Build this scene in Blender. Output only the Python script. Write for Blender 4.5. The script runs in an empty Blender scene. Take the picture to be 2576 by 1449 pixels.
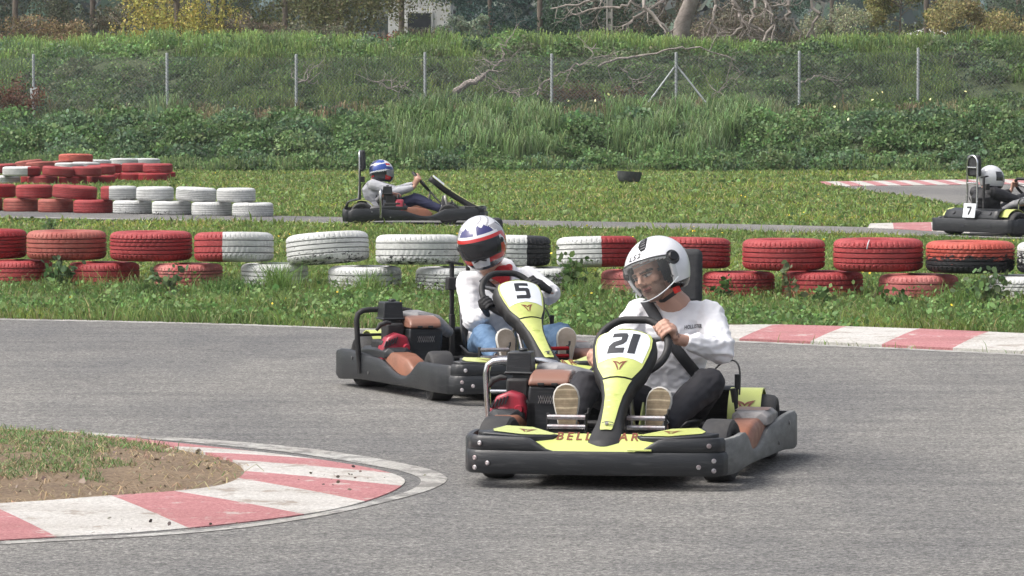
import bpy, bmesh, math, random
import numpy as np
from mathutils import Vector, Matrix, noise
from mathutils.bvhtree import BVHTree
from mathutils.geometry import tessellate_polygon
R = math.radians
random.seed(7); rng = np.random.default_rng(7)
scene = bpy.context.scene; col = scene.collection

# ------------------------------------------------------------------ camera
F = 10000.0                      # focal length in units of a 2576 px wide frame
PITCH = math.atan(479.5 / F)
cam_d = bpy.data.cameras.new('camera'); cam = bpy.data.objects.new('camera', cam_d); col.objects.link(cam)
cam.location = (0, 0, 1.6); cam.rotation_euler = (R(90) - PITCH, 0, 0)
cam_d.sensor_width = 36; cam_d.lens = 36 * F / 2576; cam_d.clip_end = 3000; cam_d.clip_start = .5
scene.camera = cam
def G(px, py, z=0.0):
    """point at height z seen at (px, py)"""
    c, s = math.cos(PITCH), math.sin(PITCH)
    x = (px - 1288) / F; u = (724.5 - py) / F
    d = Vector((x, c + u * s, -s + u * c)); t = (z - 1.6) / d.z
    return Vector((d.x * t, d.y * t, z))
def GD(px, py, D):
    """point at distance D seen at (px, py)"""
    c, s = math.cos(PITCH), math.sin(PITCH)
    x = (px - 1288) / F; u = (724.5 - py) / F
    d = Vector((x, c + u * s, -s + u * c)); t = D / d.y
    return Vector((d.x * t, D, 1.6 + d.z * t))

# ------------------------------------------------------------------ light
world = bpy.data.worlds.new('World'); scene.world = world; world.use_nodes = True
wn = world.node_tree.nodes; wl = world.node_tree.links; wn.clear()
sky = wn.new('ShaderNodeTexSky'); sky.sky_type = 'NISHITA'; sky.sun_disc = False
SUN_AZ, SUN_EL = R(-104), R(54)
sky.sun_elevation = SUN_EL; sky.sun_rotation = SUN_AZ; sky.air_density = .8; sky.dust_density = 6; sky.ozone_density = .6
bg = wn.new('ShaderNodeBackground'); bg.inputs[1].default_value = .15
wo = wn.new('ShaderNodeOutputWorld'); hs = wn.new('ShaderNodeHueSaturation'); hs.inputs['Saturation'].default_value = .45; wl.new(sky.outputs[0], hs.inputs['Color']); wl.new(hs.outputs[0], bg.inputs[0]); wl.new(bg.outputs[0], wo.inputs[0])
sd = bpy.data.lights.new('sun', 'SUN'); sd.energy = 1.15; sd.angle = R(30); sd.color = (1, .955, .89)
sun = bpy.data.objects.new('sun', sd); col.objects.link(sun)
sv = Vector((math.sin(SUN_AZ) * math.cos(SUN_EL), math.cos(SUN_AZ) * math.cos(SUN_EL), math.sin(SUN_EL)))
sun.rotation_euler = (-sv).to_track_quat('-Z', 'Y').to_euler()
scene.view_settings.view_transform = 'Standard'; scene.view_settings.look = 'None'
scene.view_settings.exposure = .68; scene.view_settings.gamma = 1

# ------------------------------------------------------------------ materials
def new_mat(name):
    m = bpy.data.materials.new(name); m.use_nodes = True
    nt = m.node_tree; b = nt.nodes['Principled BSDF']; return m, nt, b
def nd(nt, t, **kw):
    n = nt.nodes.new(t)
    for k, v in kw.items():
        if k.startswith('i_'): n.inputs[k[2:]].default_value = v
        else: setattr(n, k, v)
    return n
def c4(c): return (c[0], c[1], c[2], 1)
def ntex(nt, scale, detail=4, rough=.6, stretch=None, co=None, coord='Object'):
    n = nd(nt, 'ShaderNodeTexNoise'); n.inputs['Scale'].default_value = scale
    n.inputs['Detail'].default_value = detail; n.inputs['Roughness'].default_value = rough
    if co is None: co = nd(nt, 'ShaderNodeTexCoord').outputs[coord]
    if stretch:
        mp = nd(nt, 'ShaderNodeMapping'); mp.inputs['Scale'].default_value = stretch
        nt.links.new(co, mp.inputs[0]); co = mp.outputs[0]
    nt.links.new(co, n.inputs['Vector']); return n
def ramp(nt, src, stops):
    r = nd(nt, 'ShaderNodeValToRGB'); e = r.color_ramp.elements
    while len(e) < len(stops): e.new(.5)
    for i, (p, c) in enumerate(stops):
        e[i].position = p; e[i].color = c4(c) if not isinstance(c, (int, float)) else (c, c, c, 1)
    nt.links.new(src, r.inputs[0]); return r
def mix(nt, fac, a, b, mode='MIX'):
    m = nd(nt, 'ShaderNodeMix', data_type='RGBA', blend_type=mode)
    for s, v in ((m.inputs[0], fac), (m.inputs[6], a), (m.inputs[7], b)):
        if hasattr(v, 'links') or hasattr(v, 'is_linked'): nt.links.new(v, s)
        elif isinstance(v, (int, float)): s.default_value = v if s.type == 'VALUE' else (v, v, v, 1)
        else: s.default_value = c4(v)
    return m.outputs[2]
def bump(nt, b, h, strength=.3, dist=.01):
    n = nd(nt, 'ShaderNodeBump'); n.inputs['Strength'].default_value = strength; n.inputs['Distance'].default_value = dist
    nt.links.new(h, n.inputs['Height']); nt.links.new(n.outputs[0], b.inputs['Normal'])
MATS = {}
def mat(name, c, rough=.5, metal=0, var=None, vs=8, lo=.4, hi=.65, bs=0, bstr=.2, bd=.004, coat=0, spec=.5, stretch=None, det=5):
    if name in MATS: return MATS[name]
    m, nt, b = new_mat(name)
    b.inputs['Base Color'].default_value = c4(c); b.inputs['Roughness'].default_value = rough
    b.inputs['Metallic'].default_value = metal; b.inputs['Coat Weight'].default_value = coat
    b.inputs['Specular IOR Level'].default_value = spec
    if var is not None:
        n = ntex(nt, vs, det, .65, stretch); r = ramp(nt, n.outputs[0], [(lo, c), (hi, var)])
        nt.links.new(r.outputs[0], b.inputs['Base Color'])
        r2 = ramp(nt, n.outputs[0], [(lo, max(0, rough - .08)), (hi, min(1, rough + .15))])
        nt.links.new(r2.outputs[0], b.inputs['Roughness'])
    if bs:
        n2 = ntex(nt, bs, 5, .6, stretch); bump(nt, b, n2.outputs[0], bstr, bd)
    MATS[name] = m; return m
def attr_mat(name, rough=.5, trans=0, coat=0, bs=0, bstr=.2, bd=.003, spec=.5):
    if name in MATS: return MATS[name]
    m, nt, b = new_mat(name); a = nd(nt, 'ShaderNodeAttribute', attribute_name='Col')
    nt.links.new(a.outputs['Color'], b.inputs['Base Color']); b.inputs['Roughness'].default_value = rough
    b.inputs['Coat Weight'].default_value = coat; b.inputs['Specular IOR Level'].default_value = spec
    if bs: bump(nt, b, ntex(nt, bs, 4).outputs[0], bstr, bd)
    if trans:
        t = nd(nt, 'ShaderNodeBsdfTranslucent'); nt.links.new(a.outputs['Color'], t.inputs[0])
        mx = nd(nt, 'ShaderNodeMixShader'); mx.inputs[0].default_value = trans
        nt.links.new(b.outputs[0], mx.inputs[1]); nt.links.new(t.outputs[0], mx.inputs[2])
        nt.links.new(mx.outputs[0], nt.nodes['Material Output'].inputs[0])
    MATS[name] = m; return m

# ------------------------------------------------------------------ mesh helpers
class MB:
    def __init__(s): s.v = []; s.f = []; s.m = []; s.sm = []; s.c = []
    def add(s, vs, fs, mi=0, smooth=True, colr=None):
        o = len(s.v); s.v += [tuple(v) for v in vs]
        for f in fs:
            s.f.append([i + o for i in f]); s.m.append(mi); s.sm.append(smooth); s.c.append(colr)
        return s
    def box(s, c, d, rot=None, mi=0, taper=1.0):
        vs = []
        for z in (-.5, .5):
            k = taper if z > 0 else 1
            for x, y in ((-.5, -.5), (.5, -.5), (.5, .5), (-.5, .5)):
                p = Vector((x * d[0] * k, y * d[1] * k, z * d[2]))
                if rot is not None: p = rot @ p
                vs.append(p + Vector(c))
        return s.add(vs, [(3, 2, 1, 0), (4, 5, 6, 7), (0, 1, 5, 4), (1, 2, 6, 5), (2, 3, 7, 6), (3, 0, 4, 7)], mi, False)
    def tube(s, pts, rad, n=10, mi=0, closed=False, flat=1.0, side=None, ends=True):
        pts = [Vector(p) for p in pts]; k = len(pts)
        if isinstance(rad, (int, float)): rad = [rad] * k
        T = []
        for i in range(k):
            a = pts[(i - 1) % k] if (closed or i > 0) else pts[0]; b = pts[(i + 1) % k] if (closed or i < k - 1) else pts[-1]
            t = (b - a); T.append(t.normalized() if t.length > 1e-9 else Vector((0, 0, 1)))
        u = Vector(side) if side is not None else (Vector((0, 0, 1)) if abs(T[0].z) < .9 else Vector((1, 0, 0)))
        vs = []
        for i in range(k):
            u = u - T[i] * u.dot(T[i]); u.normalize(); w = T[i].cross(u)
            for j in range(n):
                a = 2 * math.pi * j / n
                vs.append(pts[i] + (u * math.cos(a) + w * math.sin(a) * flat) * rad[i])
        fs = []
        for i in range(k if closed else k - 1):
            i2 = (i + 1) % k
            for j in range(n): fs.append((i * n + j, i * n + (j + 1) % n, i2 * n + (j + 1) % n, i2 * n + j))
        if not closed and ends:
            fs.append(tuple(range(n))[::-1]); fs.append(tuple((k - 1) * n + j for j in range(n)))
        return s.add(vs, fs, mi)
    def cap(s, a, b, ra, rb, n=12, mi=0, flat=1.0, side=None):
        a, b = Vector(a), Vector(b); d = (b - a); L = d.length; d = d / max(L, 1e-6)
        pts = []; rr = []
        for t in (1.0, .85, .5): pts.append(a - d * ra * t); rr.append(ra * math.sqrt(max(0.003, 1 - t * t)))
        for t in (0, .33, .67, 1): pts.append(a + d * L * t); rr.append(ra + (rb - ra) * t)
        for t in (.5, .85, 1.0): pts.append(b + d * rb * t); rr.append(rb * math.sqrt(max(0.003, 1 - t * t)))
        return s.tube(pts, rr, n, mi, flat=flat, side=side)
    def ell(s, c, r, M=None, nu=16, nv=10, mi=0):
        vs = []; M = M or Matrix.Identity(3)
        for i in range(nv + 1):
            th = math.pi * i / nv
            for j in range(nu):
                ph = 2 * math.pi * j / nu
                e = 1e-3
                st = max(math.sin(th), e)
                vs.append(Vector(c) + M @ Vector((r[0] * st * math.cos(ph), r[1] * st * math.sin(ph), r[2] * math.cos(th))))
        fs = [(i * nu + j, (i + 1) * nu + j, (i + 1) * nu + (j + 1) % nu, i * nu + (j + 1) % nu) for i in range(nv) for j in range(nu)]
        fs += [tuple(range(nu)), tuple(nv * nu + j for j in range(nu))[::-1]]
        return s.add(vs, fs, mi)
    def loft(s, rings, mi=0, closed=True, cap=True, smooth=True, loop=False):
        n = len(rings[0]); vs = [Vector(p) for r in rings for p in r]; fs = []
        K = len(rings)
        for i in range(K if loop else K - 1):
            i2 = (i + 1) % K
            for j in range(n if closed else n - 1): fs.append((i * n + j, i * n + (j + 1) % n, i2 * n + (j + 1) % n, i2 * n + j))
        if cap and closed and not loop: fs.append(tuple(range(n))[::-1]); fs.append(tuple((K - 1) * n + j for j in range(n)))
        return s.add(vs, fs, mi, smooth)
    def lathe(s, c, axis, prof, n=24, mi=0, loop=False):
        """prof: (radius, distance along axis)"""
        ax = Vector(axis).normalized(); u = Vector((0, 0, 1)) if abs(ax.z) < .9 else Vector((0, 1, 0))
        u = (u - ax * u.dot(ax)).normalized(); w = ax.cross(u)
        rings = [[Vector(c) + ax * h + (u * math.cos(2 * math.pi * j / n) + w * math.sin(2 * math.pi * j / n)) * max(r, 1e-4) for j in range(n)] for r, h in prof]
        return s.loft(rings, mi, cap=not loop, loop=loop)
    def prism(s, out, fr, h0, h1, mi=0):
        """out: 2d outline; fr(u, v, h) -> point"""
        n = len(out); vs = [fr(u, v, h0) for u, v in out] + [fr(u, v, h1) for u, v in out]
        fs = [tuple(range(n))[::-1], tuple(range(n, 2 * n))] + [(j, (j + 1) % n, n + (j + 1) % n, n + j) for j in range(n)]
        return s.add(vs, fs, mi, False)
    def decal(s, out, fr, h, mi=0, maxlen=.02):
        """2d outline filled with small triangles and mapped through fr(u, v, h)"""
        tri = tessellate_polygon([[Vector((u, v, 0)) for u, v in out]]); st = [[Vector(out[i]) for i in t] for t in tri]; vs = []; fs = []
        while st:
            t = st.pop(); e = [(t[i] - t[(i + 1) % 3]).length for i in range(3)]; k = e.index(max(e))
            if e[k] > maxlen and len(fs) < 4000:
                m = (t[k] + t[(k + 1) % 3]) / 2; o = t[(k + 2) % 3]; st.append([t[k], m, o]); st.append([m, t[(k + 1) % 3], o]); continue
            if (t[1] - t[0]).cross(t[2] - t[0]) < 0: t = t[::-1]
            fs.append((len(vs), len(vs) + 1, len(vs) + 2)); vs += [fr(p.x, p.y, h) for p in t]
        return s.add(vs, fs, mi)
    def mesh(s, name, mats, sharp=38):
        me = bpy.data.meshes.new(name); me.from_pydata(s.v, [], s.f)
        me.polygons.foreach_set('material_index', s.m); me.polygons.foreach_set('use_smooth', s.sm)
        for m in (mats if isinstance(mats, (list, tuple)) else [mats]): me.materials.append(m)
        if any(c is not None for c in s.c):
            at = me.color_attributes.new('Col', 'FLOAT_COLOR', 'CORNER'); k = 0
            arr = np.ones((len(me.loops), 4), dtype=np.float32)
            for f, c in zip(s.f, s.c):
                arr[k:k + len(f), :3] = c if c is not None else (.5, .5, .5); k += len(f)
            at.data.foreach_set('color', arr.ravel())
        me.update()
        bm = bmesh.new(); bm.from_mesh(me); bmesh.ops.recalc_face_normals(bm, faces=bm.faces); bm.to_mesh(me); bm.free()
        if sharp: me.set_sharp_from_angle(angle=R(sharp))
        return me
    def build(s, name, mats, parent=None, bevel=0, sharp=38, seg=2, solid=0):
        me = s.mesh(name, mats, sharp); return link(name, me, parent, bevel, seg, solid)
def link(name, me, parent=None, bevel=0, seg=2, solid=0):
    o = bpy.data.objects.new(name, me); col.objects.link(o)
    if parent: o.parent = parent
    if solid:
        m = o.modifiers.new('solid', 'SOLIDIFY'); m.thickness = solid; m.offset = -1
    if bevel:
        m = o.modifiers.new('bevel', 'BEVEL'); m.width = bevel; m.segments = seg; m.limit_method = 'ANGLE'; m.angle_limit = R(40)
    return o
def tag(o, label=None, cat=None, group=None, kind=None):
    if label: o['label'] = label
    if cat: o['category'] = cat
    if group: o['group'] = group
    if kind: o['kind'] = kind
    return o
def empty(name, loc, rz=0):
    o = bpy.data.objects.new(name, None); col.objects.link(o); o.location = loc; o.rotation_euler = (0, 0, rz); o.empty_display_size = .1
    return o
def fuse(mb, voxel, smooth=3, wr=None):
    """join overlapping closed pieces into one continuous skin (voxel remesh), then relax it"""
    me = mb.mesh('tmp', [], 0); o = bpy.data.objects.new('tmp', me); col.objects.link(o)
    m = o.modifiers.new('r', 'REMESH'); m.mode = 'VOXEL'; m.voxel_size = voxel; m.use_smooth_shade = True
    if smooth:
        q = o.modifiers.new('s', 'SMOOTH'); q.iterations = smooth; q.factor = .5
    dg = bpy.context.evaluated_depsgraph_get(); out = bpy.data.meshes.new_from_object(o.evaluated_get(dg))
    bpy.data.objects.remove(o); bpy.data.meshes.remove(me)
    if wr:
        n = len(out.vertices); co = np.empty(n * 3); out.vertices.foreach_get('co', co); co = co.reshape(-1, 3)
        nn = np.array([v.normal[:] for v in out.vertices])
        d = np.array([wr(Vector(c)) for c in co]); co += nn * d[:, None]
        out.vertices.foreach_set('co', co.ravel()); out.update()
    out.polygons.foreach_set('use_smooth', [True] * len(out.polygons))
    return out
def paint(me, fn):
    n = len(me.vertices); at = me.color_attributes.new('Col', 'FLOAT_COLOR', 'POINT')
    arr = np.ones((n, 4), dtype=np.float32)
    for i, v in enumerate(me.vertices): arr[i, :3] = fn(v.co)
    at.data.foreach_set('color', arr.ravel())
def text_polys(body, size, spacing=1.0, shear=0.0):
    """text as a flat triangle mesh centred on 0,0 -> (verts2d, faces)"""
    cu = bpy.data.curves.new('txt', 'FONT'); cu.body = body; cu.size = size; cu.align_x = 'CENTER'; cu.align_y = 'CENTER'
    cu.space_character = spacing; cu.shear = shear; cu.resolution_u = 3; cu.offset = size * .02
    o = bpy.data.objects.new('txt', cu); col.objects.link(o)
    dg = bpy.context.evaluated_depsgraph_get(); me = bpy.data.meshes.new_from_object(o.evaluated_get(dg))
    vs = [(v.co.x, v.co.y) for v in me.vertices]; fs = [list(p.vertices) for p in me.polygons]
    bpy.data.objects.remove(o); bpy.data.curves.remove(cu); bpy.data.meshes.remove(me); return vs, fs
def np_mesh(name, V, Fc, mat_, colors=None, kfaces=4, smooth=False):
    """V (n,3), Fc (m,k) array"""
    me = bpy.data.meshes.new(name); me.vertices.add(len(V)); me.vertices.foreach_set('co', V.astype(np.float32).ravel())
    m, k = Fc.shape; me.loops.add(m * k); me.loops.foreach_set('vertex_index', Fc.astype(np.int32).ravel())
    me.polygons.add(m); me.polygons.foreach_set('loop_start', np.arange(0, m * k, k, dtype=np.int32))
    me.materials.append(mat_)
    if colors is not None:
        at = me.color_attributes.new('Col', 'FLOAT_COLOR', 'POINT'); a = np.ones((len(V), 4), dtype=np.float32); a[:, :3] = colors
        at.data.foreach_set('color', a.ravel())
    me.update(); me.validate()
    return me
def in_poly(P, poly):
    x, y = P[:, 0], P[:, 1]; r = np.zeros(len(P), bool); n = len(poly); j = n - 1
    for i in range(n):
        xi, yi = poly[i][0], poly[i][1]; xj, yj = poly[j][0], poly[j][1]
        if yi != yj:
            c = ((yi > y) != (yj > y)) & (x < (xj - xi) * (y - yi) / (yj - yi) + xi); r ^= c
        j = i
    return r
ORD = ['first', 'second', 'third', 'fourth', 'fifth', 'sixth', 'seventh', 'eighth', 'ninth', 'tenth', 'eleventh', 'twelfth', 'thirteenth', 'fourteenth']
# ================================================================== setting
def fbm(x, y, s, o=3):
    return noise.fractal(Vector((x * s, y * s, 1.7)), 1.0, 2.0, o)
def sst(a, b, x):
    t = min(1, max(0, (x - a) / (b - a))); return t * t * (3 - 2 * t)
def foot_D(x): return 86.3 + .6 * math.sin(x * .35) - .12 * x
def height(x, y):
    f = foot_D(x); z = 0.0
    if y > f - 1:
        z += .98 * sst(f - .3, f + 2.4, y) + .17 * sst(f + 2.5, f + 7, y) + 1.57 * sst(f + 7.8, f + 16, y)
        z += .12 * fbm(x, y, .5) * sst(f, f + 2, y) + .28 * fbm(x + 5, y, .16) * sst(f + 8.5, f + 11, y)
    if y > 128: z += 26 * sst(150, 300, y) + .5 * fbm(x, y, .05) * sst(150, 200, y) * 4
    if 30 < y < 86: z -= .03 * abs(fbm(x, y, .35))
    if 28.5 < y < 34.5: z += .0
    if abs(x) > 30 and y > 60: z += 4 * sst(30, 90, abs(x))
    return z
TR1 = [(-420, 795), (0, 806), (300, 812), (600, 820), (915, 831), (1160, 838), (1440, 847), (1840, 862), (2200, 878), (2576, 896), (3050, 918)]
tr1_far = [G(*p) for p in TR1]
tr1 = [Vector((p.x, p.y, 0)) for p in tr1_far] + [Vector((14, 10, 0)), Vector((14, -6, 0)), Vector((-14, -6, 0)), Vector((-14, 24, 0))]
N2 = [(-500, 540), (0, 551), (600, 561), (1134, 572), (1560, 579), (2200, 593), (2576, 604), (3100, 622)]
F2 = [(-500, 521), (0, 531), (500, 541), (900, 549), (1300, 556), (1700, 563), (1950, 568), (2190, 574), (2260, 578), (2360, 584), (2440, 586), (2500, 580)]
UP = [(2520, 560), (2470, 538), (2420, 520), (2300, 497), (2130, 477), (2075, 467), (2200, 464), (2576, 459), (3100, 452)]
tr2 = [G(*p) for p in N2] + [G(*p) for p in reversed(UP)] + [G(*p) for p in reversed(F2)]
K_OUT = [(-80, 1368), (0, 1365), (130, 1357), (350, 1346), (560, 1326), (770, 1300), (870, 1281), (945, 1259), (1000, 1236), (1022, 1218), (1012, 1205), (970, 1191), (900, 1176), (750, 1153), (600, 1136), (500, 1125), (400, 1114), (290, 1103), (180, 1094), (0, 1086), (-90, 1083)]
K_IN = [(-80, 1286), (0, 1281), (120, 1274), (240, 1264), (330, 1258), (440, 1250), (540, 1239), (585, 1226), (608, 1212), (617, 1200), (613, 1188), (600, 1176), (570, 1164), (500, 1147), (440, 1136), (380, 1127), (320, 1118), (260, 1109), (170, 1099), (0, 1091), (-90, 1088)]
W_OUT = [(-80, 1378), (0, 1375), (140, 1367), (380, 1355), (600, 1336), (800, 1306), (930, 1278), (1040, 1251), (1100, 1231), (1128, 1213), (1120, 1200), (1085, 1185), (1000, 1167), (850, 1141), (700, 1124), (560, 1112), (430, 1104), (300, 1097), (190, 1089), (0, 1081), (-90, 1078)]
W_IN = [(-80, 1371.5), (0, 1369), (140, 1361), (370, 1349.5), (590, 1330), (790, 1299), (910, 1273), (1000, 1250), (1045, 1233), (1062, 1216), (1052, 1203), (1010, 1189), (930, 1174), (780, 1149), (650, 1133), (530, 1122), (410, 1111), (290, 1101), (180, 1092), (0, 1083.5), (-90, 1080.5)]
def smooth_open(P, it=3):
    for _ in range(it):
        Q = [P[0]]
        for a, b_ in zip(P, P[1:]): Q += [(a[0] * .75 + b_[0] * .25, a[1] * .75 + b_[1] * .25), (a[0] * .25 + b_[0] * .75, a[1] * .25 + b_[1] * .75)]
        P = Q + [P[-1]]
    return P
K_OUT, K_IN = smooth_open(K_OUT, 2), smooth_open(K_IN, 2); W_OUT, W_IN = smooth_open(W_OUT), smooth_open(W_IN)
island = [G(*p) for p in K_IN]
tyre_line = lambda x: None

# ground sheet
xs = np.unique(np.concatenate([np.linspace(-260, -30, 12), np.linspace(-30, 30, 121), np.linspace(30, 260, 12)]))
ys = np.unique(np.concatenate([np.linspace(-60, 26, 12), np.linspace(26, 84, 117), np.linspace(84, 110, 88), np.linspace(110, 420, 60)]))
gv = []; nx = len(xs)
for y in ys:
    for x in xs: gv.append((x, y, height(x, y)))
gf = np.array([(j * nx + i, j * nx + i + 1, (j + 1) * nx + i + 1, (j + 1) * nx + i) for j in range(len(ys) - 1) for i in range(nx - 1)])
m, nt, b = new_mat('ground_soil_grass')
n1 = ntex(nt, .55, 6, .7); n2 = ntex(nt, 14, 6, .75); n3 = ntex(nt, 2.2, 5, .7)
g1 = ramp(nt, n2.outputs[0], [(.3, (.04, .055, .018)), (.5, (.07, .10, .03)), (.72, (.12, .14, .05))])
so = ramp(nt, n2.outputs[0], [(.3, (.10, .072, .045)), (.7, (.21, .165, .11))])
fm = ramp(nt, n3.outputs[0], [(.60, 0), (.70, 1)])
gx = nd(nt, 'ShaderNodeSeparateXYZ'); nt.links.new(nd(nt, 'ShaderNodeTexCoord').outputs['Object'], gx.inputs[0])
gy_ = nd(nt, 'ShaderNodeMapRange'); gy_.inputs[1].default_value = 85.5; gy_.inputs[2].default_value = 87; nt.links.new(gx.outputs[1], gy_.inputs[0])
gb = ramp(nt, n2.outputs[0], [(.3, (.03, .042, .018)), (.55, (.06, .085, .032)), (.75, (.10, .11, .055))])
nt.links.new(mix(nt, gy_.outputs[0], mix(nt, fm.outputs[0], g1.outputs[0], so.outputs[0]), gb.outputs[0]), b.inputs['Base Color']); b.inputs['Roughness'].default_value = .95
bump(nt, b, n2.outputs[0], .6, .05)
go = link('ground', np_mesh('ground', np.array(gv), gf, m)); tag(go, kind='structure')
go.data.polygons.foreach_set('use_smooth', [True] * len(go.data.polygons))

# asphalt
def asphalt_mat():
    m, nt, b = new_mat('asphalt')
    nf = ntex(nt, 80, 3, .85); nm = ntex(nt, 24, 6, .8); nl = ntex(nt, .5, 5, .6, (1, .35, 1)); ns = ntex(nt, 2.5, 5, .7, (.25, 1.4, 1))
    g = ramp(nt, nf.outputs[0], [(.33, (.062, .062, .062)), (.5, (.178, .177, .173)), (.68, (.42, .412, .398))])
    g2 = ramp(nt, nm.outputs[0], [(.3, (.55, .55, .55)), (.5, (1, 1, 1)), (.7, (1.35, 1.33, 1.3))])
    c = mix(nt, 1, g.outputs[0], g2.outputs[0], 'MULTIPLY')
    l = ramp(nt, nl.outputs[0], [(.3, (.66, .67, .70)), (.62, (1.12, 1.1, 1.06))]); c = mix(nt, 1, c, l.outputs[0], 'MULTIPLY')
    l2 = ramp(nt, ns.outputs[0], [(.35, (.82, .82, .83)), (.6, (1.05, 1.05, 1.04))]); c = mix(nt, 1, c, l2.outputs[0], 'MULTIPLY')
    nt.links.new(c, b.inputs['Base Color']); b.inputs['Roughness'].default_value = .9; b.inputs['Specular IOR Level'].default_value = .25
    ad = nd(nt, 'ShaderNodeMath', operation='ADD'); nt.links.new(nf.outputs[0], ad.inputs[0]); nt.links.new(nm.outputs[0], ad.inputs[1])
    bump(nt, b, ad.outputs[0], .45, .012); return m
ASPH = asphalt_mat()
def sheet(name, poly, z, m, kind='structure', parent=None):
    mb = MB(); mb.add([(p.x, p.y, z) for p in poly], [list(range(len(poly)))], 0, False)
    me = mb.mesh(name, m); 
    if me.polygons[0].normal.z < 0: me.flip_normals()
    o = link(name, me); return tag(o, kind=kind)
sheet('race_track', tr1, .006, ASPH); sheet('far_race_track', tr2, .012, ASPH)

def kerb_paint(name, c1, c2, c3, wear=.62):
    m, nt, b = new_mat(name); n = ntex(nt, 5, 7, .75); n2 = ntex(nt, 60, 4, .8); n3 = ntex(nt, 1.6, 4, .6, (.4, 1.5, 1))
    base = ramp(nt, n2.outputs[0], [(.36, tuple(v * .8 for v in c1)), (.46, c1), (.6, c2)]); w = ramp(nt, n.outputs[0], [(wear, 0), (wear + .06, 1)])
    c = mix(nt, w.outputs[0], base.outputs[0], c3)
    g = ramp(nt, n3.outputs[0], [(.35, (.8, .78, .76)), (.6, (1, 1, 1))]); c = mix(nt, 1, c, g.outputs[0], 'MULTIPLY')
    nt.links.new(c, b.inputs['Base Color']); b.inputs['Roughness'].default_value = .85; bump(nt, b, n2.outputs[0], .8, .012); return m
KW = kerb_paint('kerb_white_paint', (.50, .485, .46), (.66, .645, .61), (.37, .33, .29), .55)
KR = kerb_paint('kerb_red_paint', (.42, .17, .18), (.52, .25, .25), (.52, .43, .40), .57)
KC = mat('kerb_concrete', (.22, .2, .17), .9, var=(.3, .28, .25), vs=20)
LINE = kerb_paint('line_paint', (.38, .375, .355), (.56, .55, .52), (.24, .235, .225), .50)
def resample(P, n):
    d = [0]
    for a, b_ in zip(P, P[1:]): d.append(d[-1] + (b_ - a).length)
    out = []
    for i in range(n):
        t = d[-1] * i / (n - 1); k = max(0, min(len(P) - 2, next((j for j in range(len(d) - 1) if d[j + 1] >= t), len(P) - 2)))
        out.append(P[k].lerp(P[k + 1], (t - d[k]) / max(1e-9, d[k + 1] - d[k])))
    return out
def strip(name, A, B, z, m, kind='structure', thick=.0, zb=None):
    """ribbon between two ground curves"""
    mb = MB(); n = len(A); zb = z if zb is None else zb
    vs = [(a.x, a.y, z) for a in A] + [(b_.x, b_.y, zb) for b_ in B]
    mb.add(vs, [(i, i + 1, n + i + 1, n + i) for i in range(n - 1)], 0, True)
    me = mb.mesh(name, m, 0)
    if sum(p.normal.z for p in me.polygons) < 0: me.flip_normals()
    return tag(link(name, me), kind=kind)
strip('white_edge_line', resample([G(*p) for p in W_OUT], 120), resample([G(*p) for p in W_IN], 120), .0085, LINE)
def off(p, d): return (p[0], p[1] + d)
strip('white_edge_line', [G(*off(p, 1.5)) for p in TR1], [G(*off(p, -2.6)) for p in TR1], .0085, LINE)
strip('far_edge_line', [G(*off(p, -1.2)) for p in N2], [G(*off(p, -2.8)) for p in N2], .017, LINE)
# near kerb: raised painted kerb, alternate blocks cut slantwise
def near_param(P, q):
    best = (1e9, 0); acc = 0
    for a, b_ in zip(P, P[1:]):
        ab = b_ - a; t = max(0, min(1, (q - a).dot(ab) / ab.length_squared)); d = (a + ab * t - q).length
        if d < best[0]: best = (d, acc + ab.length * t)
        acc += ab.length
    return best[1] / acc
def at_param(P, t):
    L = sum((b_ - a).length for a, b_ in zip(P, P[1:])); s = t * L
    for a, b_ in zip(P, P[1:]):
        l = (b_ - a).length
        if s <= l: return a.lerp(b_, s / l)
        s -= l
    return P[-1].copy()
def kerb(name, Pout, Pin, cuts, first, zo=.012, zi=.055, sub=10):
    """cuts: pairs (outer px, inner px) where the paint changes"""
    po = [0] + [near_param(Pout, G(*a)) for a, _ in cuts] + [1]; pi_ = [0] + [near_param(Pin, G(*b_)) for _, b_ in cuts] + [1]
    mb = MB(); mi = first
    for k in range(len(po) - 1):
        rows = []
        for j in range(sub + 1):
            t = j / sub; a = at_param(Pout, po[k] + (po[k + 1] - po[k]) * t); b_ = at_param(Pin, pi_[k] + (pi_[k + 1] - pi_[k]) * t)
            row = [Vector((a.x, a.y, 0)), Vector((a.x, a.y, zo))]
            for q in (.12, .35, .6, .85, 1):
                p = a.lerp(b_, q); row.append(Vector((p.x, p.y, zo + (zi - zo) * math.sin(q * math.pi / 2))))
            row.append(Vector((b_.x, b_.y, -.02)))
            rows.append(row)
        mb.loft(rows, mi, closed=False, cap=False); mi = 1 - mi
    o = mb.build(name, [KW, KR], sharp=50); return tag(o, kind='structure')
kerb('track_kerb', [G(*p) for p in K_OUT], [G(*p) for p in K_IN],
     [((140, 1356), (-30, 1283)), ((480, 1335), (278, 1261)), ((770, 1300), (440, 1250)), ((920, 1267), (600, 1217)), ((1015, 1228), (617, 1199)), ((985, 1196), (590, 1170)), ((800, 1160), (520, 1151)), ((640, 1141), (440, 1136)), ((400, 1114), (262, 1110)), ((262, 1100), (200, 1102))], 1, .010, .024)
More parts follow.
